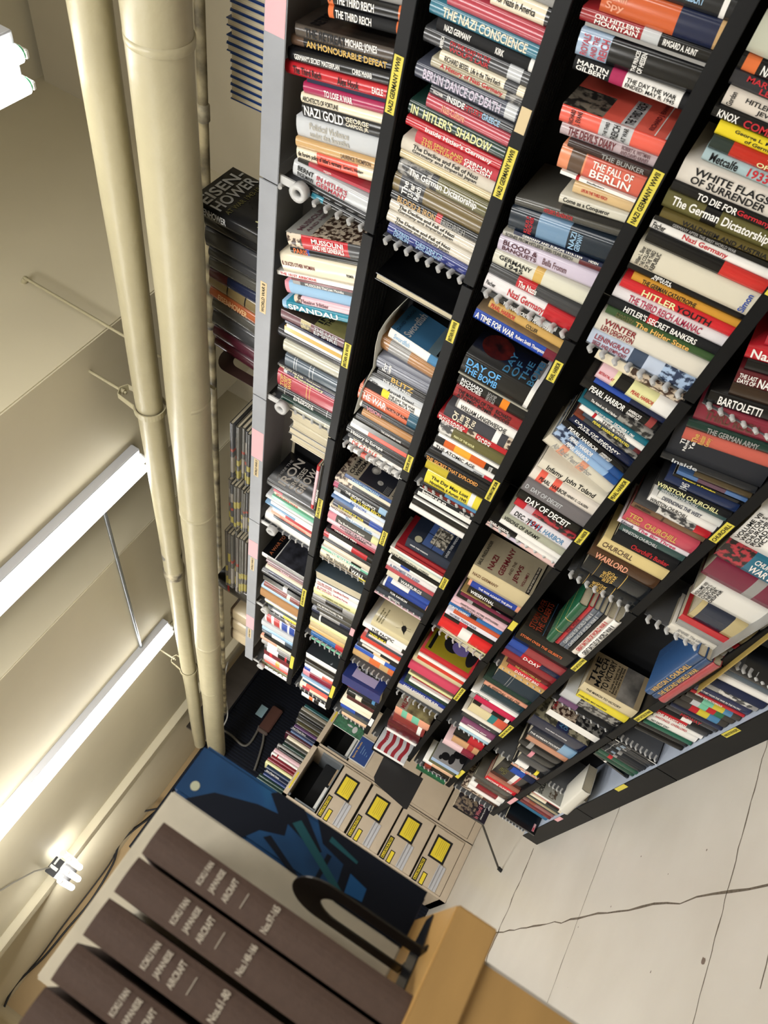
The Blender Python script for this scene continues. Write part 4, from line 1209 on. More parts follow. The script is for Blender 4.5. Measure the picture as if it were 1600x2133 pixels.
def cable(name, label, pts, X, r, mt=BLKC):
    P = [hitX(u, v, X) for u, v in pts]; m = MB(); Q = []
    for i in range(len(P)-1):
        p0, p1, p2, p3 = P[max(i-1, 0)], P[i], P[i+1], P[min(i+2, len(P)-1)]
        for k in range(6):
            s = k/6; Q.append(.5*((2*p1)+(p2-p0)*s+(2*p0-5*p1+4*p2-p3)*s*s+(3*p1-p0-3*p2+p3)*s**3))
    Q.append(P[-1]); m.tube(Q, r, mt, 8); return tag(m.obj(name), label, 'cable')
cable('black_cable', 'black cable sagging along the tan far wall, the longer lower one', [(330, 1690), (255, 1750), (235, 1800), (190, 1875), (140, 1935), (90, 1995), (30, 2055), (0, 2120)], 9.9, .013)
cable('black_cable', 'black cable sagging along the tan far wall, just above the other', [(330, 1684), (300, 1710), (252, 1748), (228, 1800), (130, 1930), (80, 1998), (25, 2060)], 9.95, .009)
cable('black_cable', 'short black cable crossing from the beam edge towards the cream folio', [(205, 1705), (255, 1700), (300, 1690), (335, 1683)], 9.9, .012)
# ---------------------------------------------------------------- filing cabinets
CAB = mat('beige_cabinet_enamel', '#bdae9a', .45, .4, noise=.04, nscale=10); CABD = mat('cabinet_gap', '#2c2926', .8, .1); ALU = mat('aluminium_handle', '#b7b8bd', .35, .6)
CABI = mat('grey_cabinet_inside', '#71767a', .5, .4, noise=.15, nscale=8); DKI = mat('dark_cabinet_inside', '#17181a', .7, .2)
LY = mat('yellow_card', '#dcc638', .5, .3); LK = mat('black_card', '#18181a', .5, .3)
FX = 6.68
DR = [(1.37, 1.64, 'open'), (1.055, 1.355, ''), (.71, 1.04, ''), (.38, .70, ''), (.07, .37, '')]
def cabinet(y0, y1, label, open_top=True, second=False):
    t = thing('filing_cabinet', label, 'filing cabinet', (FX, y0, 0))
    W_ = y1-y0; D_ = .62; m = MB()
    m.box((0, 0, 0), (D_, .018, 1.70), CAB); m.box((0, W_-.018, 0), (D_, W_, 1.70), CAB); m.box((0, 0, 1.655), (D_, W_, 1.70), CAB); m.box((0, 0, 0), (D_, W_, .06), CAB)
    m.box((D_-.01, 0, 0), (D_, W_, 1.7), CAB); m.box((-.008, 0, 0.004), (.0, W_, .066), CAB); m.box((.03, .018, .06), (.035, W_-.018, 1.355), CABD); m.obj('body', t)
    for i, (z0, z1, k) in enumerate(DR):
        if k == 'open':
            m = MB(); m.box((0, .02, z0-.006), (.5, W_-.02, z0+.004), CABI); m.box((.5, .02, z0), (.505, W_-.02, 1.65), DKI)
            m.box((.01, .02, z0), (.45, .04, z0+.21), CABI); m.box((.01, W_-.04, z0), (.45, W_-.02, z0+.21), CABI); m.box((.2, .05, z0+.01), (.21, W_-.05, z0+.14), DKI)
            for q in range(8): m.box((.12, .06+q*(W_-.12)/8, z0+.005), (.14, .064+q*(W_-.12)/8, z0+.012), DKI)
            m.box((.03, .08, z0+.004), (.05, .24, z0+.02), mat('manila_card', '#a08a6c', .7)); m.box((.03, .27, z0+.004), (.06, W_-.05, z0+.03), SOCK)
            m.obj('open_compartment', t); continue
        m = MB(); m.box((-.012, .02, z0), (.03, W_-.02, z1-.008), CAB, bev=.003); d = m.obj('drawer', t)
        if second: continue
        zc = (z0+z1)/2; m = MB()
        yc = W_*.34; hz = .078; hy = .105
        m.box((-.0135, yc-hy, zc-hz+.02), (-.0125, yc+hy, zc+hz+.02), LK); m.box((-.0145, yc-hy+.02, zc-hz+.040), (-.0135, yc+hy-.018, zc+hz+.002), LY)
        for q in range(5): m.box((-.0150, yc-hy+.03, zc-.028+q*.017), (-.0146, yc+hy-.03-.01*(q % 3), zc-.0255+q*.017), mat('card_print', '#8a7420', .6))
        m.obj('warning_card', d)
        m = MB(); yb = W_-.07
        m.box((-.0135, yb-.15, z1-.062), (-.0125, yb+.06, z1-.016), LK); m.box((-.0145, yb-.138, z1-.052), (-.0135, yb+.048, z1-.026), LY)
        put_text(m, 'ILLUSTRATED', INK, V((-.0148, yb+.045, z1-.05)), V((0, -1, 0)), V((0, 0, 1)), .18, .022, bold=.04)
        m.box((-.0135, yb-.05, z1-.125), (-.0125, yb+.06, z1-.08), LK); m.box((-.0145, yb-.043, z1-.118), (-.0135, yb+.053, z1-.087), LY)
        put_text(m, '1971', INK, V((-.0148, yb+.03, z1-.112)), V((0, -1, 0)), V((0, 0, 1)), .05, .018) if False else None
        m.obj('drawer_label', d)
        m = MB(); m.box((-.024, yb-.17, z1-.215), (-.012, yb+.05, z1-.175), ALU); m.box((-.034, yb-.17, z1-.182), (-.02, yb+.05, z1-.175), ALU); m.box((-.017, yb-.17, z1-.245), (-.012, yb+.05, z1-.215), ALU); m.obj('handle', d)
    return t
ca = cabinet(-.335, .20, 'beige steel filing cabinet with yellow cards and an open top compartment')
cb_ = cabinet(-.93, -.345, 'beige steel filing cabinet behind the shelf end, beside the carded one', second=True)
m = MB()
m.box((-.003, .30, 1.668), (-.0005, .46, 1.682), LY); m.obj('shelf_label', ca)
m = MB(); m.box((-.003, .08, 1.668), (-.0005, .34, 1.682), LY); m.obj('shelf_label', cb_)
m = MB(); m.tube([(-.01, .50, 1.64), (-.002, .50, 1.64)], .012, STEEL, 12); m.obj('lock', ca)
# blue notice stuck to the second cabinet
m = MB(); m.box((FX-.020, -.64, 1.18), (FX-.017, -.385, 1.36), SOCK); m.box((FX-.022, -.63, 1.19), (FX-.020, -.395, 1.35), mat('blue_notice', '#23407e', .5))
put_text(m, 'Sports Books', ink('gold'), V((FX-.0225, -.41, 1.31)), V((0, -1, 0)), V((0, 0, 1)), .17, .026)
for q in range(4): m.box((FX-.0225, -.56+.02*q, 1.285-q*.022), (FX-.0221, -.48, 1.288-q*.022), ink('lb'))
tag(m.obj('paper_notice'), 'blue notice with white border on the cabinet front', 'notice')
# dark navy ribbed panelling standing behind the cabinets and what is on it
NAVY = mat('navy_panel', '#070b16', .6, .2)
m = MB(); m.box((7.35, -2.4, 0), (7.4, 1.2, 2.66), NAVY)
for i in range(120): m.box((7.34, -2.4+i*.03, 0), (7.35, -2.388+i*.03, 2.66), mat('navy_panel_rib', '#0a101e', .6, .2))
m.box((7.3, -2.4, 2.64), (7.4, 1.2, 2.66), NAVY); tag(m.obj('ribbed_screen'), 'dark navy ribbed screen standing behind the filing cabinets', 'screen')
m = MB(); m.box((8.6, -2.9, 0), (8.65, -.2, 3.2), mat('grey_wood_board', '#5d554d', .6, .3, noise=.35, nscale=6, stretch=(1, 1, .15))); tag(m.obj('wood_board'), 'grey brown wood-grain board above the navy screen', 'board')
P = hitX(560, 1506, 7.33)
t = thing('power_adapter', 'brown boxy power adapter plugged in on the navy screen', 'adapter', P)
m = MB(); m.box((-.05, -.17, -.06), (0, .1, .06), mat('brown_plastic', '#4a2a22', .45), bev=.01); m.obj('adapter_body', t)
m = MB(); m.box((-.05, .1, -.06), (0, .13, .06), mat('brown_plastic_end', '#5d504a', .45), bev=.008); m.obj('end_cap', t)
m = MB(); m.box((-.003, -.12, .09), (.0, .0, .17), mat('pale_blue_paper', '#93b4c4', .7)); 
o = m.obj('sticky_note'); o.location = P; tag(o, 'pale blue paper scrap stuck above the brown adapter', 'paper')
GC = mat('grey_flex', '#57554f', .6)
cable('grey_cable', 'grey cable looping down from the pipes to the brown adapter', [(455, 1515), (480, 1530), (505, 1552), (520, 1548), (535, 1525), (540, 1512)], 7.31, .012, GC)
cable('grey_cable', 'grey cable hanging below the brown adapter', [(550, 1520), (548, 1545), (540, 1575), (530, 1605)], 7.31, .012, GC)
cable('white_cable', 'thin white cable hanging behind the end of the bookcase', [(468, 1340), (475, 1370), (470, 1400), (468, 1440), (474, 1490), (460, 1520)], 7.2, .007, SOCK)
# thin stand leg leaning at the end of the bookcase
m = MB(); m.tube([(5.19, .10, .0), (5.185, .095, .03)], .014, BLKC, 10); m.tube([(5.185, .095, .03), (4.80, -.10, .45)], .0075, mat('dark_steel_rod', '#4b4844', .4, metal=.6), 10)
m.tube([(4.80, -.10, .45), (4.95, -.16, .02)], .005, STEEL, 8); tag(m.obj('stand_leg'), 'thin dark stand leg with rubber foot by the bookcase end', 'stand')
# black metal divider sticking out at the end of the run
PB = hitX(785, 1655, 4.64)
m = MB(); cs = [hitX(u, v, 4.566) for u, v in ((800, 1575), (882, 1622), (848, 1686), (840, 1684), (838, 1680), (790, 1638), (781, 1630), (779, 1618))]
m.add([p for p in cs] + [p+V((.004, 0, 0)) for p in cs], [tuple(range(8)), tuple(range(15, 7, -1))] + [(i, i+8, (i+1) % 8+8, (i+1) % 8) for i in range(8)], mat('black_sheet_metal', '#151618', .5)); tag(m.obj('metal_divider'), 'black sheet-metal divider sticking out from the bookcase end', 'divider')
# ---------------------------------------------------------------- foreground cabinet, bound volumes, folio, bookend
WOOD = mat('birch_veneer', '#a5824f', .42, .4, noise=.12, nscale=5, stretch=(1, 1.5, 6)); WOODT = mat('birch_top', '#c49a5c', .4, .4, noise=.12, nscale=6, stretch=(8, 1, 1)); EDGE = mat('pale_wood_edge', '#9a948c', .5)
t = thing('wooden_cabinet', 'wooden cabinet with thick top carrying the bound volumes', 'cabinet', (.361, 1.418, 0))
m = MB(); m.box((0, 0, 1.028), (.42, 1.1, 1.069), WOOD, bev=.0015); m.box((.002, .002, 1.0685), (.418, 1.098, 1.0700), WOODT); m.obj('cabinet_top', t)
m = MB(); m.box((.012, .026, 0), (.40, 1.08, 1.028), WOOD); m.box((.0115, .0255, 0), (.0125, .028, 1.027), EDGE); m.obj('cabinet_body', t)  # narrow pale strip paints the light caught on the body's edge
BRN = mat('brown_buckram', '#4f3e36', .65, .3, noise=.1, nscale=120, bump=.1, bscale=400)
SILV = mat('silver_stamping', '#b5ab9c', .5, .5)
def bound(y0, y1, num, label):
    t = thing('bound_volume', label, 'book', (.366, y0, 1.0702), group=None)
    w = y1-y0-.0015; h = .266; d = .185; m = MB()
    # case: spine faces -x
    pr = []
    n = 6
    for i in range(n+1): s = i/n; pr.append((.004*(2*s-1)**2, w*s))
    pr = [(d, 0)] + pr + [(d, w)]; inn = []
    for i, (x, y) in enumerate(pr): inn.append((x+(.003 if 0 < i < len(pr)-1 else 0), .003+y/w*(w-.006)))
    k = len(pr); vs = [V((x, y, z)) for z in (0, h) for x, y in pr] + [V((x, y, z)) for z in (0, h) for x, y in inn]; fs = []
    for i in range(k-1): fs += [(i, k+i, k+i+1, i+1), (2*k+i, 2*k+i+1, 3*k+i+1, 3*k+i), (k+i, 3*k+i, 3*k+i+1, k+i+1), (i, i+1, 2*k+i+1, 2*k+i)]
    fs += [(0, 2*k, 3*k, k), (k-1, 2*k-1, 4*k-1, 3*k-1)]
    m.add(vs, fs, BRN); m.obj('cover', t)
    m = MB(); m.box((.008, .003, .004), (d-.004, w-.003, h-.004), PAGES); m.obj('pages', t)
    m = MB(); zt = h-.062
    for i, s in enumerate(('KOKU FAN', 'JAPANESE', 'AIRCRAFT')): put_text(m, s, SILV, V((-.0008, w*.82, zt-i*.0135)), V((0, -1, 0)), V((0, 0, 1)), w*.66, .0085, fit=1.3)
    m.box((-.0008, w*.28, zt-.0385), (-.0004, w*.72, zt-.0378), SILV)
    put_text(m, num, SILV, V((-.0008, w*.88, zt-.070)), V((0, -1, 0)), V((0, 0, 1)), w*.76, .0085, fit=1.3)
    m.obj('title', t)
bound(1.500, 1.532, 'Nos.97-165', 'brown bound volume nearest the black bookend')
bound(1.534, 1.568, 'Nos.148-166', 'brown bound volume, second from the black bookend')
bound(1.572, 1.606, 'Nos.61-80', 'brown bound volume beyond the wide dark gap, third from the bookend')
bound(1.611, 1.643, 'Nos.41-60', 'brown bound volume, fourth from the black bookend')
bound(1.647, 1.680, 'Nos.21-40', 'brown bound volume cut by the bottom left corner of the photo')
# folio behind
FY0, FY1 = 1.388, 1.665
fm = bpy.data.materials.new('folio_painting'); fm.use_nodes = True; nt = fm.node_tree; bs = nt.nodes['Principled BSDF']; bs.inputs['Roughness'].default_value = .55; bs.inputs['Specular IOR Level'].default_value = .2
tc = nt.nodes.new('ShaderNodeTexCoord'); vo = nt.nodes.new('ShaderNodeTexNoise'); vo.inputs['Scale'].default_value = 16; vo.inputs['Detail'].default_value = 1.5; vo.inputs['Distortion'].default_value = .4
rp = nt.nodes.new('ShaderNodeValToRGB'); rp.color_ramp.interpolation = 'LINEAR'; rp.color_ramp.elements[0].position = .30; rp.color_ramp.elements[0].color = lin('#0c2f52'); rp.color_ramp.elements[1].position = .6; rp.color_ramp.elements[1].color = lin('#123f6a')
e = rp.color_ramp.elements.new(.8); e.color = lin('#1c5880')
nt.links.new(tc.outputs['Object'], vo.inputs[0]); nt.links.new(vo.outputs[0], rp.inputs[0]); nt.links.new(rp.outputs[0], bs.inputs['Base Color'])
CRM = mat('cream_mottled_board', '#bdb5a3', .5, .35, noise=.1, nscale=30)
t = thing('picture_folio', 'large cream folio with dark blue painted edge behind the brown volumes', 'folio', (.552, FY0, 1.0702))
m = MB(); m.box((0, .063, .0), (.028, FY1-FY0, .311), CRM, bev=.002); m.obj('cover', t)
m = MB(); poly = [(0, 0), (0, .063)]; m.box((-.0012, .0, .012), (.028, .0635, .311), fm, bev=.004); m.box((-.0006, .008, .0), (.028, .0635, .02), mat('dark_violet_edge', '#1c1626', .5)); m.obj('painted_edge', t)
m = MB(); m.tube([(-.0022, .046, .292), (-.0012, .046, .292)], .0055, mat('pale_moon_paint', '#a8aa90', .5), 20)
DKB = mat('night_blue_paint', '#070d1a', .6, .15); MB_ = mat('mid_blue_paint', '#154c80', .6, .2); TLP = mat('teal_paint', '#154750', .6, .2)
for k_, (pl_, mt) in enumerate(((((.063, .292), (.040, .268), (.024, .218), (.018, .178), (.036, .172), (.046, .20), (.063, .212)), DKB),
    (((0, .205), (.006, .212), (.020, .192), (.028, .155), (.034, .132), (.028, .126), (.012, .150), (0, .168)), DKB),
    (((0, .150), (.020, .130), (.026, .098), (.063, .090), (.063, 0), (0, 0)), DKB),
    (((.044, .186), (.050, .192), (.063, .15), (.063, .135)), DKB), (((.026, .120), (.063, .118), (.063, .113), (.026, .114)), DKB),
    (((.012, .165), (.020, .172), (.058, .085), (.052, .082)), TLP), (((.008, .125), (.014, .125), (.018, .085), (.015, .085)), TLP), (((.030, .086), (.050, .082), (.048, .060), (.034, .062)), MB_))):
    m.add([V((-.0014-.00012*k_, y, z+.001)) for y, z in pl_], [tuple(range(len(pl_)))], mt)
m.obj('painted_shapes', t)
m = MB(); m.box((.40+.0, FY1-.0, 1.0702), (.41, FY1+.001, 1.08), CRM)
# bookend: sheet plate with a tall slot, and a tongue on the cabinet top
BE = mat('black_japanned_steel', '#14110f', .28, .6)
t = thing('bookend', 'black steel bookend with oval cut-out standing in front of cream folio', 'bookend', (.402, 1.459, 1.0702), (0, 0, math.radians(11)))
def plate_with_slot(w, h, t_, mt, slot_w, s0, s1):
    m = MB(); n = 14; R = w/2
    out = [(0, 0)] + [(R-R*math.cos(math.pi*i/n), (h-R*.75)+R*.75*math.sin(math.pi*i/n)) for i in range(n+1)] + [(w, 0)]
    r = slot_w/2; cx = w/2
    inn = [(cx-r, s0)] + [(cx-r*math.cos(math.pi*i/n), s1-r+r*math.sin(math.pi*i/n)) for i in range(n+1)] + [(cx+r, s0)]
    k = len(out); vs = [V((x, y, z)) for y in (0, t_) for x, z in out] + [V((x, y, z)) for y in (0, t_) for x, z in inn]; fs = []
    for i in range(k-1): fs += [(i, i+1, 2*k+i+1, 2*k+i), (k+i+1, k+i, 3*k+i, 3*k+i+1), (i+1, i, k+i, k+i+1), (2*k+i, 2*k+i+1, 3*k+i+1, 3*k+i)]
    fs += [(0, 2*k, 3*k, k), (k-1, 2*k-1, 4*k-1, 3*k-1)]
    m.add(vs, fs, mt); return m
m = plate_with_slot(.10, .138, .0016, BE, .052, 0, .105); m.obj('upright_plate', t)
m = MB(); m.prism([(.024, .055), (.024, -.012), (.040, -.045), (.062, -.045), (.076, -.012), (.076, .055)], .0002, .0016, mat('sheen_black_steel', '#2b2e35', .25, .6, metal=.3, noise=.3, nscale=30)); m.obj('base_tongue', t)  # tongue coloured grey-blue for the light it reflects, paler than the black plate
m = MB(); m.box((.0, -.004, .0002), (.024, .0016, .002), BE); m.box((.076, -.004, .0002), (.10, .0016, .002), BE); m.obj('foot', t)
PRINTS = dict(phb=photo('brown_crowd', '#c9b9a4', '#3a241a', 60), phy=photo('yellow_scene', '#b8ad84', '#5a5040', 40), phg=photo('grey_scene', '#8d8b86', '#1e1e20', 45),
    phw=photo('pale_scene', '#cfcdc8', '#3a3a3c', 40), phn=photo('flag_blue', '#9fb6d4', '#20304e', 55), phr=photo('red_scene', '#a82c38', '#1b1416', 45))
def P_(k): return PRINTS[k]
ARTS = {}
def art(name):
    def w(f): ARTS[name] = f; return f
    return w
@art('ARTRET')
def _(rect, txt, ar, d, h): rect(0, 1, 0, 1, mat('smoky_jacket', '#3b342e', .35, noise=.5, nscale=12)); txt('RETREAT', 'k', .05, .6, .12, .24)
@art('ARTMUS')
def _(rect, txt, ar, d, h): rect(0, 1, 0, .34, bm_('#a8a6a0')); rect(0, 1, .34, 1, P_('phb')); txt('MUSSOLINI', 'mv', .1, .9, .1, .19); txt('AND HIS', 'mv', .1, .7, .22, .28)
@art('ARTSTO')
def _(rect, txt, ar, d, h): rect(0, 1, 0, .5, mat('brown_art', '#3c2c22', .4, noise=.4, nscale=20)); rect(0, 1, .5, 1, mat('olive_art', '#8a8250', .4, noise=.2, nscale=20)); txt('INTO|THE STORM', 'k', .1, .8, .5, .68)
@art('ARTIRO')
def _(rect, txt, ar, d, h):
    txt('WHERE THE', 'g', .1, .8, .1, .15); txt('IRON', '#b9b4aa', .06, .94, .16, .33); txt('CROSSES', '#b9b4aa', .08, .8, .35, .45); txt('GROW', '#b9b4aa', .08, .9, .46, .62)
    c = ink('#b9b4aa'); cy, cz = -d*.62, h*.28; s = .018
    for k in range(4):
        a = k*math.pi/2; R_ = Matrix.Rotation(a, 4, 'X'); pts = [V((-.002, -.2*s, .2*s)), V((-.002, -.7*s, 1.1*s)), V((-.002, .7*s, 1.1*s)), V((-.002, .2*s, .2*s))]
        ar.add([R_ @ p + V((0, cy, cz)) for p in pts], [(0, 1, 2, 3)], c)
    txt('THE', 'g', .1, .35, .86, .93)
@art('ARTWAR')
def _(rect, txt, ar, d, h): rect(0, 1, .3, 1, mat('bw_photo', '#3c3d47', .4, noise=.8, nscale=22)); rect(0, 1, 0, .28, bm_('k')); txt('A WAR TO BE', '#a8603c', .05, .95, .12, .2); rect(0, 1, .28, .29, ink('w'), 1)
@art('ARTSNO')
def _(rect, txt, ar, d, h): rect(0, 1, 0, 1, photo('snow_troops', '#b7bbc4', '#2c2f36', 26, .3, .05))
@art('ARTEVA')
def _(rect, txt, ar, d, h):
    rect(0, 1, 0, 1, bm_('co')); rect(0, .6, .0, .38, photo('soldiers', '#2a2826', '#7d7568', 34)); rect(.0, .75, .55, .68, bm_('lg')); txt('THE THIRD REICH', 'k', .04, .72, .56, .67); rect(0, 1, .86, .87, ink('w'), 1); rect(.0, 1, .96, 1, ink('lg'), 1); txt('RICHARD J. EVANS', 'dr', .1, .9, .78, .85)
@art('ARTSWO')
def _(rect, txt, ar, d, h): rect(0, 1, 0, 1, bm_('#3f6f96')); rect(0, 1, .7, 1, mat('sea_mist', '#6d8490', .4, noise=.3, nscale=14)); txt('DAVID WRAGG', '#1c3a54', .05, .9, .08, .14); txt('Swordfish', 'lg', .05, .95, .2, .36)
@art('ARTWEI')
def _(rect, txt, ar, d, h):
    rect(0, 1, 0, 1, bm_('#8c8474')); rect(.03, .97, .25, .86, mat('portrait_dark', '#12151f', .35)); txt('CHAIM', 'k', .08, .6, .03, .12); txt('WEIZMANN', 'k', .08, .95, .13, .22)
    cy, cz = .45, .45
    for (a, b, e, f, c) in ((.42, .66, .33, .5, '#8b8a86'), (.44, .6, .36, .46, '#b3b1ab'), (.2, .34, .55, .66, '#a9a8a4')):
        n = 14; y0 = -d*(a+b)/2; z0 = h*(1-(e+f)/2); ar.add([V((-.0016-(e > .35)*.0003, y0+d*(b-a)/2*math.cos(2*math.pi*i/n), z0+h*(f-e)/2*math.sin(2*math.pi*i/n))) for i in range(n)], [tuple(range(n))], mat('portrait'+c[1:], c, .5, noise=.5, nscale=60))
    for q in range(5): rect(.05, .3, .74+q*.022, .745+q*.022, ink('g'), 3)
    txt('NORMAN ROSE', 'k', .1, .9, .89, .96)
@art('ARTSAN')
def _(rect, txt, ar, d, h): rect(0, 1, 0, 1, mat('sand_jacket', '#a99478', .4, noise=.3, nscale=20))
@art('ARTBOM')
def _(rect, txt, ar, d, h):
    n = 22; cy, cz, r = -d*.5, h*.72, d*.30
    ar.add([V((-.001, cy+r*math.cos(2*math.pi*i/n), cz+r*math.sin(2*math.pi*i/n))) for i in range(n)], [tuple(range(n))], mat('red_fireball', '#6a2018', .4, noise=.9, nscale=30, col2='#241210'))
    for i, s in enumerate(('DAY', 'OF', 'THE', 'BOMB')): txt(s, '#4f8fb4', .05, .2+.13*len(s), .46+i*.11, .55+i*.11)
    rect(.3, .75, .8, .9, ink('g'), 1)
@art('ARTWIN')
def _(rect, txt, ar, d, h):
    rect(0, 1, 0, 1, bm_('#1a2130')); rect(.05, .95, .3, .75, bm_('#3d5488')); rect(.2, .85, .42, .75, photo('dome_print', '#b9b3a4', '#4a4640', 60)); rect(.05, .95, .505, .515, ink('k'), 1); rect(.48, .5, .3, .75, ink('k'), 1)
    n = 18; ar.add([V((-.0016, -d*.12+.016*math.cos(2*math.pi*i/n), h*.80+.016*math.sin(2*math.pi*i/n))) for i in range(n)], [tuple(range(n))], ink('#a8a488'))
    txt('UNDER THEIR WINDOWS', 'lg', .05, .95, .8, .86)
@art('ARTBIR')
def _(rect, txt, ar, d, h):
    txt('AMERICAN DIPLOMATS', 'ol', .05, .6, .08, .12); txt('DURING THE', 'ol', .05, .5, .14, .18); txt('SECOND WORLD WAR', 'ol', .05, .65, .2, .24)
    cy, cz = -d*.35, h*.28; k = ink('#2d2c2a')
    ar.add([V((-.0012, cy+p[0]*.001, cz+p[1]*.001)) for p in ((-14, 4), (-8, 14), (4, 17), (16, 10), (24, -2), (36, -14), (22, -10), (8, -12), (-6, -8))], [tuple(range(9))], k)
    for q in ((( -6, -8), (-12, -30)), ((4, -11), (2, -34)), ((-10, 12), (-26, 30)), ((8, 15), (20, 40))):
        (a, b), (c, e) = q; ar.add([V((-.0012, cy+a*.001, cz+b*.001)), V((-.0012, cy+c*.001, cz+e*.001)), V((-.0012, cy+c*.001+.0012, cz+e*.001)), V((-.0012, cy+a*.001+.0012, cz+b*.001))], [(0, 1, 2, 3)], k)
@art('ARTBLU')
def _(rect, txt, ar, d, h): rect(0, 1, 0, 1, bm_('#28346e')); rect(.12, .88, .2, .8, bm_('#a99cc0')); rect(.42, .86, .22, .78, photo('musicians', '#1a1a1c', '#b8b8bc', 60, .52))
@art('ARTJEW')
def _(rect, txt, ar, d, h):
    rect(0, 1, 0, 1, mat('khaki_jacket', '#a39a80', .4, noise=.12, nscale=14)); txt('SAUL FRIEDLANDER', 'k', .05, .8, .04, .1); txt('NAZI', '#6a1c24', .08, .5, .2, .3); txt('GERMANY', '#6a1c24', .08, .9, .38, .48); txt('AND THE', 'br', .2, .6, .53, .58); txt('JEWS', '#6a1c24', .1, .6, .62, .73); txt('VOLUME I', '#6a1c24', .1, .5, .78, .83); rect(.0, .8, .9, .96, ink('k')); txt('THE YEARS OF PERSECUTION, 1933-1939', 'c', .03, .78, .91, .95)
@art('ARTMOA')
def _(rect, txt, ar, d, h):
    rect(.06, .94, .05, .95, bm_('#9a8a24')); k = mat('ink_silhouette', '#14121a', .5); pu = mat('lilac_print', '#7a6cb0', .5)
    for cy, cz, a, b, m_, o in ((.45, .52, .24, .17, k, 0), (.45, .36, .19, .17, pu, 1), (.45, .12, .36, .10, k, 2)):
        n = 18; ar.add([V((-.0014-.0003*o, -d*(1-cy)+d*a*math.cos(2*math.pi*i/n), h*cz+h*b*math.sin(2*math.pi*i/n))) for i in range(n)], [tuple(range(n))], m_)
    rect(.12, .7, .1, .16, ink('k'), 3); txt('MAUS', 'w', .16, .66, .105, .155) if False else None
@art('ARTMIL')
def _(rect, txt, ar, d, h): rect(0, 1, 0, .3, bm_('#a89e8c')); rect(0, 1, .3, 1, mat('sepia_print', '#3f322c', .4, noise=.5, nscale=18, col2='#a89a6a')); txt('MILITARY', '#9c2c34', .05, .8, .1, .25)
@art('ARTFLA')
def _(rect, txt, ar, d, h):
    n = 24; R_ = mat('flag_red', '#9c2230', .45); Wh = mat('flag_white', '#cfd0d4', .45); Bl = mat('flag_blue_field', '#1c2348', .45)
    for s in range(9):
        vs = []; 
        for i in range(n+1):
            t = i/n; o = .03*math.sin(t*7+.6)
            for e in (0, 1): vs.append(V((-.0010, -d*t, h*min(1, max(0, (1-(s+e)/9)+o*(.9 if 0 < s+e < 9 else 0))))))
        ar.add(vs, [(2*i, 2*i+1, 2*i+3, 2*i+2) for i in range(n)], R_ if s % 2 else Wh)
    rect(.45, 1, 0, .38, Bl, 2)
    random.seed(3)
    for q in range(14):
        y, z = -d*(.5+.1*(q % 5)), h*(.96-.09*(q//5)); ar.add([V((-.002, y+.0035*(1 if k % 2 == 0 else .42)*math.cos(k*math.pi/5+math.pi/2), z+.0035*(1 if k % 2 == 0 else .42)*math.sin(k*math.pi/5+math.pi/2))) for k in range(10)], [tuple(range(10))], Wh)
@art('ARTBRO')
def _(rect, txt, ar, d, h): rect(0, 1, .1, 1, mat('dark_brown_print', '#2a1a12', .4, noise=.6, nscale=22, col2='#6a3a1c')); txt('MIKE WALLACE', 'w', .1, .7, .5, .56) if False else None
@art('ARTSTG')
def _(rect, txt, ar, d, h): txt('STORM OVER|THE GILBERTS', '#b0462c', .04, .9, .06, .3); rect(0, 1, .33, .335, ink('sb')); rect(.03, .95, .45, .92, photo('island_battle', '#a9a9a6', '#17181a', 22, .5)); txt('EDWIN P. HOYT', '#2f6d8c', .05, .9, .93, .98)
@art('LIFE')
def _(rect, txt, ar, d, h): pass
@art('ARTMAR')
def _(rect, txt, ar, d, h):
    rect(0, 1, 0, 1, bm_('#a39274')); txt('THE|MARCH', 'k', .05, .9, .04, .26); txt('TO VICTORY', 'k', .05, .95, .27, .4); txt('A Guide to World War II|Battles and Battlefields|from London to the Rhine', 'k', .08, .9, .42, .56); rect(0, 1, .58, .9, mat('cliff_print', '#2c2b2c', .4, noise=.7, nscale=7, col2='#9a9690'))
@art('ARTTRA')
def _(rect, txt, ar, d, h): rect(0, 1, 0, .5, P_('phb')); rect(0, 1, .5, 1, P_('phg')); txt('TRAGEDY', 'r', .05, .7, .03, .1)
@art('ARTAIR')
def _(rect, txt, ar, d, h): rect(0, 1, 0, .4, photo('scrub', '#8f8a72', '#3a382c', 30)); rect(0, 1, .4, .62, bm_('#18204a')); rect(0, 1, .62, 1, photo('landing', '#a29b84', '#38362c', 30)); txt('AIRBORNE|OPERATIONS', 'sb', .05, .75, .43, .6)
@art('ARTSIL')
def _(rect, txt, ar, d, h):
    rect(0, 1, 0, 1, bm_('#9a9a9a')); k = ink('k')
    for cy, cz, a, b in ((.35, .62, .2, .14), (.38, .4, .28, .1), (.7, .3, .2, .13), (.7, .08, .3, .12), (.2, .75, .12, .06)):
        n = 16; ar.add([V((-.0016, -d*cy+d*a*math.cos(2*math.pi*i/n), h*(cz)+h*b*math.sin(2*math.pi*i/n))) for i in range(n)], [tuple(range(n))], k)
@art('ARTWW2')
def _(rect, txt, ar, d, h): rect(0, 1, 0, .62, photo('war_collage', '#8a7a66', '#1c1620', 40)); rect(0, 1, .62, 1, mat('dark_violet_print', '#1d1626', .4)); txt('In World War II', '#d07880', .03, .97, .64, .78); txt('Edited by John Keegan', 'w', .1, .9, .82, .88)
@art('ARTSOM')
def _(rect, txt, ar, d, h): rect(0, 1, 0, 1, bm_('#b5b5ac')); txt('SOLDIERS', 'k', .04, .9, .08, .22); rect(.1, .5, .4, .62, photo('cup', '#b5b5ac', '#5a4a3a', 50))
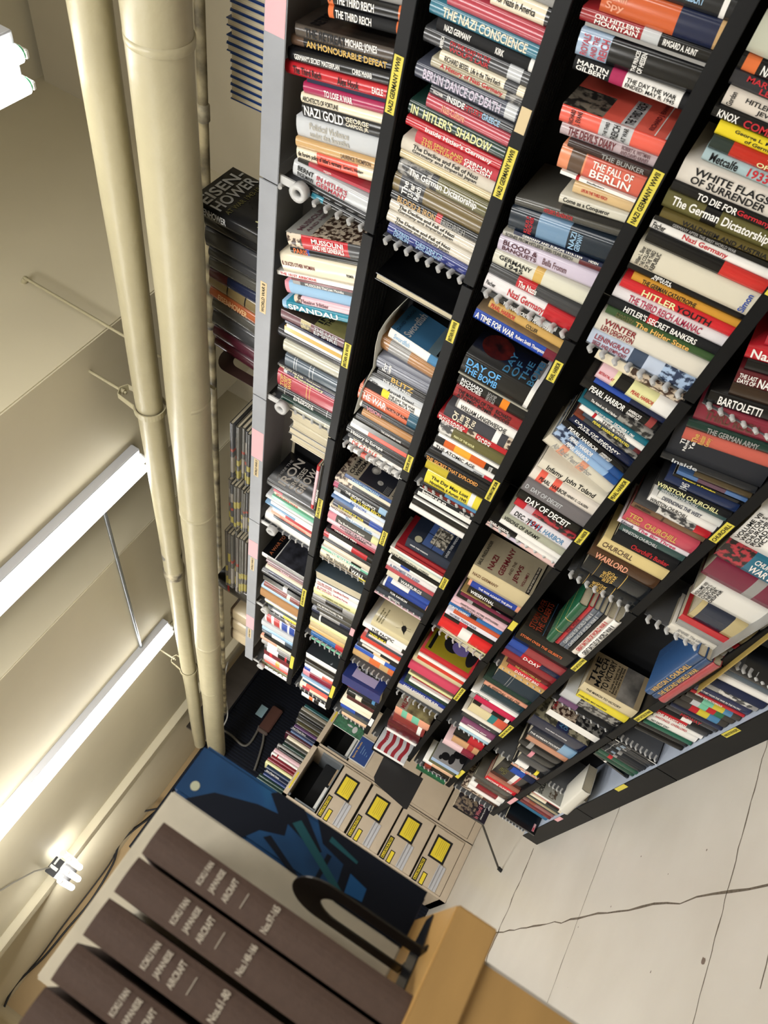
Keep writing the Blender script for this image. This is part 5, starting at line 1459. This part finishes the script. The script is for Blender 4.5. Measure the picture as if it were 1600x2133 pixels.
@art('ARTBLK')
def _(rect, txt, ar, d, h): rect(.1, .45, .86, .93, ink('p')); txt('WWII', 'w', .3, .45, .87, .92); rect(.12, .28, .88, .91, ink('r'), 1)
ARTS['ARTCOW'] = lambda rect, txt, ar, d, h: (rect(0, 1, 0, 1, mat('green_print', '#3f7a5c', .4, noise=.6, nscale=40)), [ar.add([V((-.0014, -d*cy+d*a*math.cos(2*math.pi*i/12), h*cz+h*b*math.sin(2*math.pi*i/12))) for i in range(12)], [tuple(range(12))], ink('lg')) for cy, cz, a, b in ((.3, .3, .17, .08), (.35, .5, .05, .1), (.6, .75, .1, .09), (.75, .62, .05, .05))])
parse(ROWS)
# books standing on top of the bookcase
def topbook(x0, th, h, col, title='', bands='', opt='', y=-.06, lean=0, art_=None, label=None, z=2.267):
    BOOKS.append(dict(shelf=0, bay=0, x0=x0, th=th, lean=lean, h=h, col=col, title=title, bands=bands, opt=opt + (' ' + art_ if art_ else ''), n=1, y=y, z=z, label=label))
def topx(v, y, z=2.27): return solve_x(v, 1, z, y)
# blue set, fore-edges outward
xs0, xs1 = topx(-60, -.13), topx(262, -.13); n = 18; random.seed(11)
for i in range(n):
    th = (xs1-xs0)/n; topbook(xs0+i*th, th*.98, .20+random.choice((0, .0, .012)), '#1e3a72', opt='R', y=-.13, lean=.04,
        label='blue cloth volume with page edges outward on top of bookcase, closely packed set')
cv = [(497, 'k', 'EISENHOWER@.1-.5:lg', '', .262), (512, 'k', 'EISENHOWER@.2-.6:g', '.85-1:#4a2028', .262), (547, 'k', '', '.85-1:#4a2028', .262), (585, 'dg', '', '.8-.86:#4a2028', .262), (605, 'dg', '', '', .25), (627, 'gr', '', '', .25),
      (650, 'n', '', '.0-.3:#4a1c24', .25), (676, '#7a6a48', '', '.3-.32:k .6-.62:k', .25), (695, '#a85a34', 'EISENHOWER@.15-.65:#d8b080', '', .25), (718, 'gr', '', '', .24), (750, 'dg', '', '.8-.9:#7a6a3c', .24), (772, '#4c1c2c', '', '', .24), (790, '#401420', '', '', .235)]
px_ = topx(470, -.07)
for i, (v, c, t_, bd, hh) in enumerate(cv):
    xx = topx(v, -.07); topbook(px_, xx-px_, hh, c, t_, bd, y=-.07, lean=-.10 if i > 6 else 0, art_='ARTEIS' if i == 0 else None,
        label='%s book on top of the bookcase, %s after the empty gap' % (CN.get(c, 'dark red' if i > 10 else 'brownish'), NUM[i+1])); px_ = xx
ARTS['ARTEIS'] = lambda rect, txt, ar, d, h: (txt('EISEN-|HOWER', 'lg', .03, .97, .05, .42), txt('AT WAR 1943-1945', 'ol', .05, .95, .44, .52), txt('by David|Eisenhower', 'my', .1, .9, .8, .95), [ar.add([V((-.0012, -d*.5+.022*math.cos(k*1.2566)+.004*math.cos(j*1.2566*2), h*.36+.022*math.sin(k*1.2566)+.004*math.sin(j*1.2566*2))) for j in range(5)], [(0, 1, 2, 3, 4)], ink('gr')) for k in range(5)])
xx = topx(1262, -.05); topbook(topx(1240, -.05), xx-topx(1240, -.05), .25, 'k', '', '.3-.36:r', y=-.04, label='black book with red band on the bookcase top beside the slipcases')
for i, (a, b) in enumerate(((1290, 1310), (1311, 1330), (1331, 1350))):
    topbook(topx(a, -.08), topx(b, -.08)-topx(a, -.08), .17, '#b8a88a', '', '.0-.1:#5a4a3a .78-1:#7a2a28', y=-.06, label='cream slipcase with red base on the bookcase top, %s of three' % NUM[i+1])
# beyond the end of the run
BOOKS.append(dict(shelf=3, bay=4, x0=4.60, th=.008, lean=0, h=.21, col='w', title='', bands='', opt='ARTCOW P', n=30, label='thin book with green picture of white cows, at the end of the third shelf'))
# ---- choose the individually built books: the ones that show largest
def area_px(b):
    z = ZS[b['shelf']]+.01; y = b.get('y', -.02); n_ = 0
    a = project(b['x0'], y, z); c = project(b['x0']+b['th'], y, z); d_ = project(b['x0'], y, z+b['h'])
    ctr = project(b['x0']+b['th']/2, y, z+b['h']/2)
    vis = (-40 < ctr[0] < 1640) and (-40 < ctr[1] < 2160)
    A = abs((c[0]-a[0])*(d_[1]-a[1]) - (c[1]-a[1])*(d_[0]-a[0]))
    if any(k_ in b['opt'] for k_ in ('ART',)): A += 1500
    return (A if vis else A*.02)
BOOKS.sort(key=lambda b: -area_px(b))
TOP = 282
stuff = MB(); cnt_lab = {}
for b in BOOKS:
    for k_, f_ in ARTS.items():
        if k_ in b['opt']: b['art'] = f_
    if 'back' in b['opt']: b['back'] = .02
    for k_, yy in (('ARTFLA', .055), ('ARTBRO', .05), ('ARTCOW', .05), ('ARTWW2', .07), ('ARTBLK', .05), ('ARTBLU', .03), ('ARTSIL', .01)):
        if k_ in b['opt']: b['y'] = yy
    if 'ARTEIS' in b['opt']: b['d'] = .215; b['y'] = -.01
for i, b in enumerate(BOOKS):
    random.seed(i); 
    if 'y' not in b and 'ART' not in b['opt']: b['y'] = -.02 - random.choice((0, .002, .004, .008)) - b.get('back', 0)
    if 'R' in b['opt'].split(): b['d'] = .16
    parts, th, d = book_geo(b); T = book_matrix(b, th)
    if i < TOP:
        lab = book_label(b); grp = None
        ti = (b['title'].split('+')[0] or '')
        if lab.startswith('blue cloth'): grp = 'blue set on top of the bookcase'
        elif lab.startswith('magazine in'): grp = 'sleeved magazines on top of the bookcase'
        else:
            grp = 'books on the %s shelf' % ORD[b['shelf']] if b['shelf'] else 'books on top of the bookcase'
            if lab in USED: lab = lab.replace(' book', ' volume', 1)
            uniq(lab)
        r = bpy.data.objects.new('book', None); COL.objects.link(r); r.empty_display_size = .03; r.matrix_world = T; tag(r, lab, 'book', grp)
        for nm, mb in parts.items(): mb.obj(nm if isinstance(nm, str) else nm[0], r)
    else:
        for nm, mb in parts.items():
            o = len(stuff.v); stuff.v += [tuple(T @ V(v)) for v in mb.v]; ids = [stuff.mid(mm) for mm in mb.mats]
            for f, mi, sm in zip(mb.f, mb.mi, mb.sm): stuff.f.append(tuple(q+o for q in f)); stuff.mi.append(ids[mi]); stuff.sm.append(sm)
tag(stuff.obj('remaining_books'), 'remaining small books filling the far bays and lower shelves', 'books', 'remaining books', 'stuff')
print('BOOKS', len(BOOKS))
# ---- piles lying flat, stray books
def flatbook(x0, x1, y, z0, th, col, label, depth=.16, bands='', rz=0, tcol=None, title=None, cover_m=None):
    b = dict(th=th/.96, lean=0, h=x1-x0, col=col, title=title or '', bands=bands, opt='', d=depth, shelf=5); parts, t_, d = book_geo(b)
    # local z (height) -> -x ; local x (thickness) -> -z (lies on its side, spine outwards)
    R_ = Matrix(((0, 0, 1, 0), (0, 1, 0, 0), (-1, 0, 0, 0), (0, 0, 0, 1)))
    r = bpy.data.objects.new('book', None); COL.objects.link(r); r.matrix_world = Matrix.Translation((x0, y, z0+th)) @ Matrix.Rotation(rz, 4, 'Z') @ R_
    tag(r, uniq(label), 'book', 'books lying flat in piles')
    for nm, mb in parts.items(): mb.obj(nm if isinstance(nm, str) else nm[0], r)
    return r
z = .677
for th, c, lab, ti in ((.028, 'w', 'white book with title GREAT BATTLES, lowest of the flat pile of six', 'GREAT BATTLES OF WORLD WAR II@.1-.9:k'), (.026, '#d8cfc4', 'off-white book with red title, second from bottom of flat pile', 'GREAT BATTLES OF WORLD WAR II@.1-.9:r'),
        (.012, 'k', 'thin black book in the flat pile of six, under the grey ones', ''), (.020, '#555c68', 'slate grey book, lower of two alike in the flat pile', 'CAMPAIGNS OF WORLD WAR II@.1-.9:lg'), (.020, '#5a616c', 'slate grey book, upper of two alike in the flat pile', 'CAMPAIGNS OF WORLD WAR II@.1-.9:lg'),
        (.020, '#a81e2a', 'red book just below the green one in the flat pile', 'THE WAR@.2-.8:dr'), (.034, '#1d5238', 'green cloth book on top of the flat pile of six', '')):
    flatbook(1.90+.002*th*100, 2.245, .012+.01*(th > .03), z, th, c, lab, .15, title=ti, bands='.3-.31:gold .6-.61:gold' if th > .03 else ''); z += th+.0006
z = .345
for th, c, lab, ti in ((.030, '#a04448', 'rose red book, lowest of three lying flat on the sixth shelf', ''), (.026, '#2c4468', 'blue cloth book in the middle of three lying flat', 'THE SECOND WORLD WAR@.1-.8:gold'), (.030, '#2c4a74', 'blue cloth book with gold lettering on top of three lying flat', 'WINSTON S. CHURCHILL@.1-.8:gold')):
    flatbook(1.80, 2.19, .03, z, th, c, lab, .2, title=ti); z += th+.0006
# sleeved magazines lying in flat piles on top of the bookcase
random.seed(21)
for v0, v1, n_, y_, wh in ((888, 1010, 7, -.0, 'nearest'), (1012, 1108, 8, -.0, 'middle'), (1116, 1236, 9, .0, 'farthest')):
    xa, xb = topx(v0, -.03, 2.3), topx(v1, -.03, 2.3); z = 2.2675
    for i in range(n_):
        th = random.uniform(.015, .019); hw = (xb-xa)
        flatbook(xa+random.uniform(0, .05), xb-random.uniform(0, .05), y_-random.uniform(0, .02), z, th, random.choice(('dg', 'gr', '#55514c')), 'sleeved magazine lying in the %s flat pile on the bookcase top, %s from bottom' % (wh, NUM[i+1]), .2,
            bands=random.choice(('.05-.2:#8a8040 .3-.4:#8a8040', '.1-.25:#8a8040 .4-.46:#7a3028 .6-.8:#77726a', '.05-.15:#8a8040 .5-.65:#8a8040', '.1-.4:#77726a .5-.55:#7a3028'))); z += th+.0006
# two thin books lying along the front of the top shelf
xa, xb = solve_x(962, 1, ZS[1]+.02), solve_x(1056, 1, ZS[1]+.02)
flatbook(xa, xb, .006, ZS[1]+.0155, .014, 'k', 'thin black book lying along the top shelf edge, third bay', .12, title='AIRBORNE@.1-.6:w')
flatbook(xa+.02, xb, .004, ZS[1]+.0305, .014, 'r', 'thin red and white book lying along the top shelf edge, third bay', .12, bands='.1-.9:pk')
# thick white book and its neighbour lying on the bottom shelf
flatbook(3.52, 3.78, .0, .104, .02, 'lg', 'pale book lying under the thick white one on bottom shelf', .17)
r = flatbook(3.36, 3.62, .02, .1465, .05, '#cbc8be', 'thick white book with blank page edge lying tilted on bottom shelf', .17, rz=.25)
# sheets and boards resting over the books of the bottom shelf
SHEET = mat('grey_card', '#8c8c8a', .45, .4, noise=.2, nscale=12)
def board(name, label, corners, y, th, m1, cat='board'):
    P = [V((hitY(u, v, y))) for u, v in corners]
    n = len(P); nn = V((0, th, 0)); m = MB(); m.add(P + [p+nn for p in P], [tuple(range(n))[::-1], tuple(range(n, 2*n))] + [(i, (i+1) % n, (i+1) % n+n, i+n) for i in range(n)], m1)
    return tag(m.obj(name), label, cat)
def hitY(u, v, y):
    q = rx*((u-800)/CAM_F) + dn*((v-1066.5)/CAM_F) + fw; k = (y-CAM_C.y)/q.y; return CAM_C + q*k
t = thing('folder', 'large grey folder with gold inner edge lying open over the bottom shelf', 'folder', (1.35, .0, .36))
m = MB(); m.prism([(-.1, -.2), (.62, -.2), (.62, .02), (-.1, .02)], 0, .004, SHEET, T=Matrix.Rotation(-.02, 4, 'Y')); m.obj('front_board', t)
m = MB(); m.prism([(-.12, -.2), (.60, -.2), (.60, .025), (-.12, .025)], -.03, -.026, mat('gold_card', '#9a8446', .45), T=Matrix.Rotation(.06, 4, 'Y')); m.obj('inner_board', t)
t.location = (1.42, 0.0, .375)
# bent clear folder hanging out beside the blue paperback
PLAS = mat('milky_plastic_sheet', '#9c9a90', .25, .5, coat=.5)
m = MB(); top = [(888, 602), (845, 618), (805, 668), (790, 692), (785, 720), (780, 762)]; mid = [(783, 762), (765, 790), (745, 830), (735, 860), (727, 866)]
prof = [(1.02, 1.895), (1.05, 1.87), (1.12, 1.862), (1.2, 1.85), (1.30, 1.83), (1.42, 1.80), (1.52, 1.765), (1.60, 1.72)]
P1 = [hitY(u, v, -.01) for u, v in ((832, 640), (820, 650), (805, 668), (790, 692), (783, 720), (778, 765), (752, 815), (738, 862))]
vs = []
for p in P1: vs += [p, p+V((.02, -.2, 0)), p+V((.022, -.2, .002)), p+V((.002, 0, .002))]
m.add(vs, [(i*4+q, i*4+(q+1) % 4, (i+1)*4+(q+1) % 4, (i+1)*4+q) for i in range(len(P1)-1) for q in range(4)], PLAS, True)
tag(m.obj('plastic_folder'), 'milky plastic folder bent outward next to the blue paperback with bookend', 'folder')
# black bookend against the blue paperback, brown bookend on the top
sb_ = next(b for b in BOOKS if 'ARTSWO' in b['opt']); 
t = thing('bookend', 'black steel bookend pressed against the blue paperback on second shelf', 'bookend', (sb_['x0']-.004, -.045, ZS[2]+.0155), (0, 0, -math.pi/2)); t.rotation_euler = (0, 0, -math.pi/2)
m = plate_with_slot(.125, .145, .0018, mat('glossy_black_steel', '#0c0c0e', .25, .6), .06, 0.02, .11); m.obj('upright_plate', t)
m = MB(); m.box((.02, -.10, .0002), (.10, 0, .0015), mat('glossy_black_steel', '#0c0c0e')); m.obj('base_tongue', t)
xb = topx(800, -.06); t = thing('bookend', 'brown steel bookend with oval hole on top of the bookcase', 'bookend', (xb+.01, -.03, 2.2675), (0, 0, -math.pi/2))
m = plate_with_slot(.16, .225, .0018, mat('brown_enamel_steel', '#35231f', .4, .5), .07, .03, .17); m.obj('upright_plate', t)
m = MB(); m.box((.03, 0, .0002), (.13, .10, .0015), mat('brown_enamel_steel', '#35231f')); m.obj('base_tongue', t)
# books on top of the filing cabinets
random.seed(5); COLS = ['#0f4c52', '#8c8678', 'gr', 'k', 'gr', '#4f4a30', '#5a3a6a', 'n', '#4a5f8a', '#4a1f2c', 'c', 'gr', 'dgn', 'g', 'k', 'pk', 'w', '#7c1a2a', '#7c1a2a', 'my', '#1c2f4c', 'n', '#22386c', 'dgn', 'dgn']
yb = -.66; n = len(COLS); tot = .80; k = 0; ys = -.62
for i, c in enumerate(COLS):
    th = random.uniform(.026, .040)*(.85 if c in ('k', 'w', 'my') else 1); h = random.uniform(.24, .29)
    b = dict(th=th, lean=0, h=h, col=c, title='' if c != 'n' else 'Book of Popular Science@.05-.6:w', bands='' if c != 'w' else '.2-.25:r', opt='', d=.2, shelf=0); parts, t_, d = book_geo(b)
    r = bpy.data.objects.new('book', None); COL.objects.link(r); r.matrix_world = Matrix.Translation((FX+.05, ys, 1.7005)) @ Matrix.Rotation(math.pi/2, 4, 'Z')
    ys += th+.0008
    cn = CN.get(c, {'#0f4c52': 'teal', '#8c8678': 'greyish', '#4f4a30': 'olive', '#5a3a6a': 'purple', '#4a5f8a': 'mid blue', '#4a1f2c': 'maroon', '#7c1a2a': 'crimson', '#1c2f4c': 'blue', '#22386c': 'bright blue'}.get(c, 'dark'))
    tag(r, uniq('%s book standing on the filing cabinets, %s from the shelf end' % (cn, NUM[i+1])), 'book', 'books on the filing cabinets')
    for nm, mb in parts.items(): mb.obj(nm if isinstance(nm, str) else nm[0], r)

for l_ in USED:
    if len(l_.split()) > 16: print('LONG', l_)

for l_ in USED:
    if len(re.findall(r"[A-Za-z0-9']+", l_)) > 16 or len(l_.split()) > 16: print('LONG', l_)
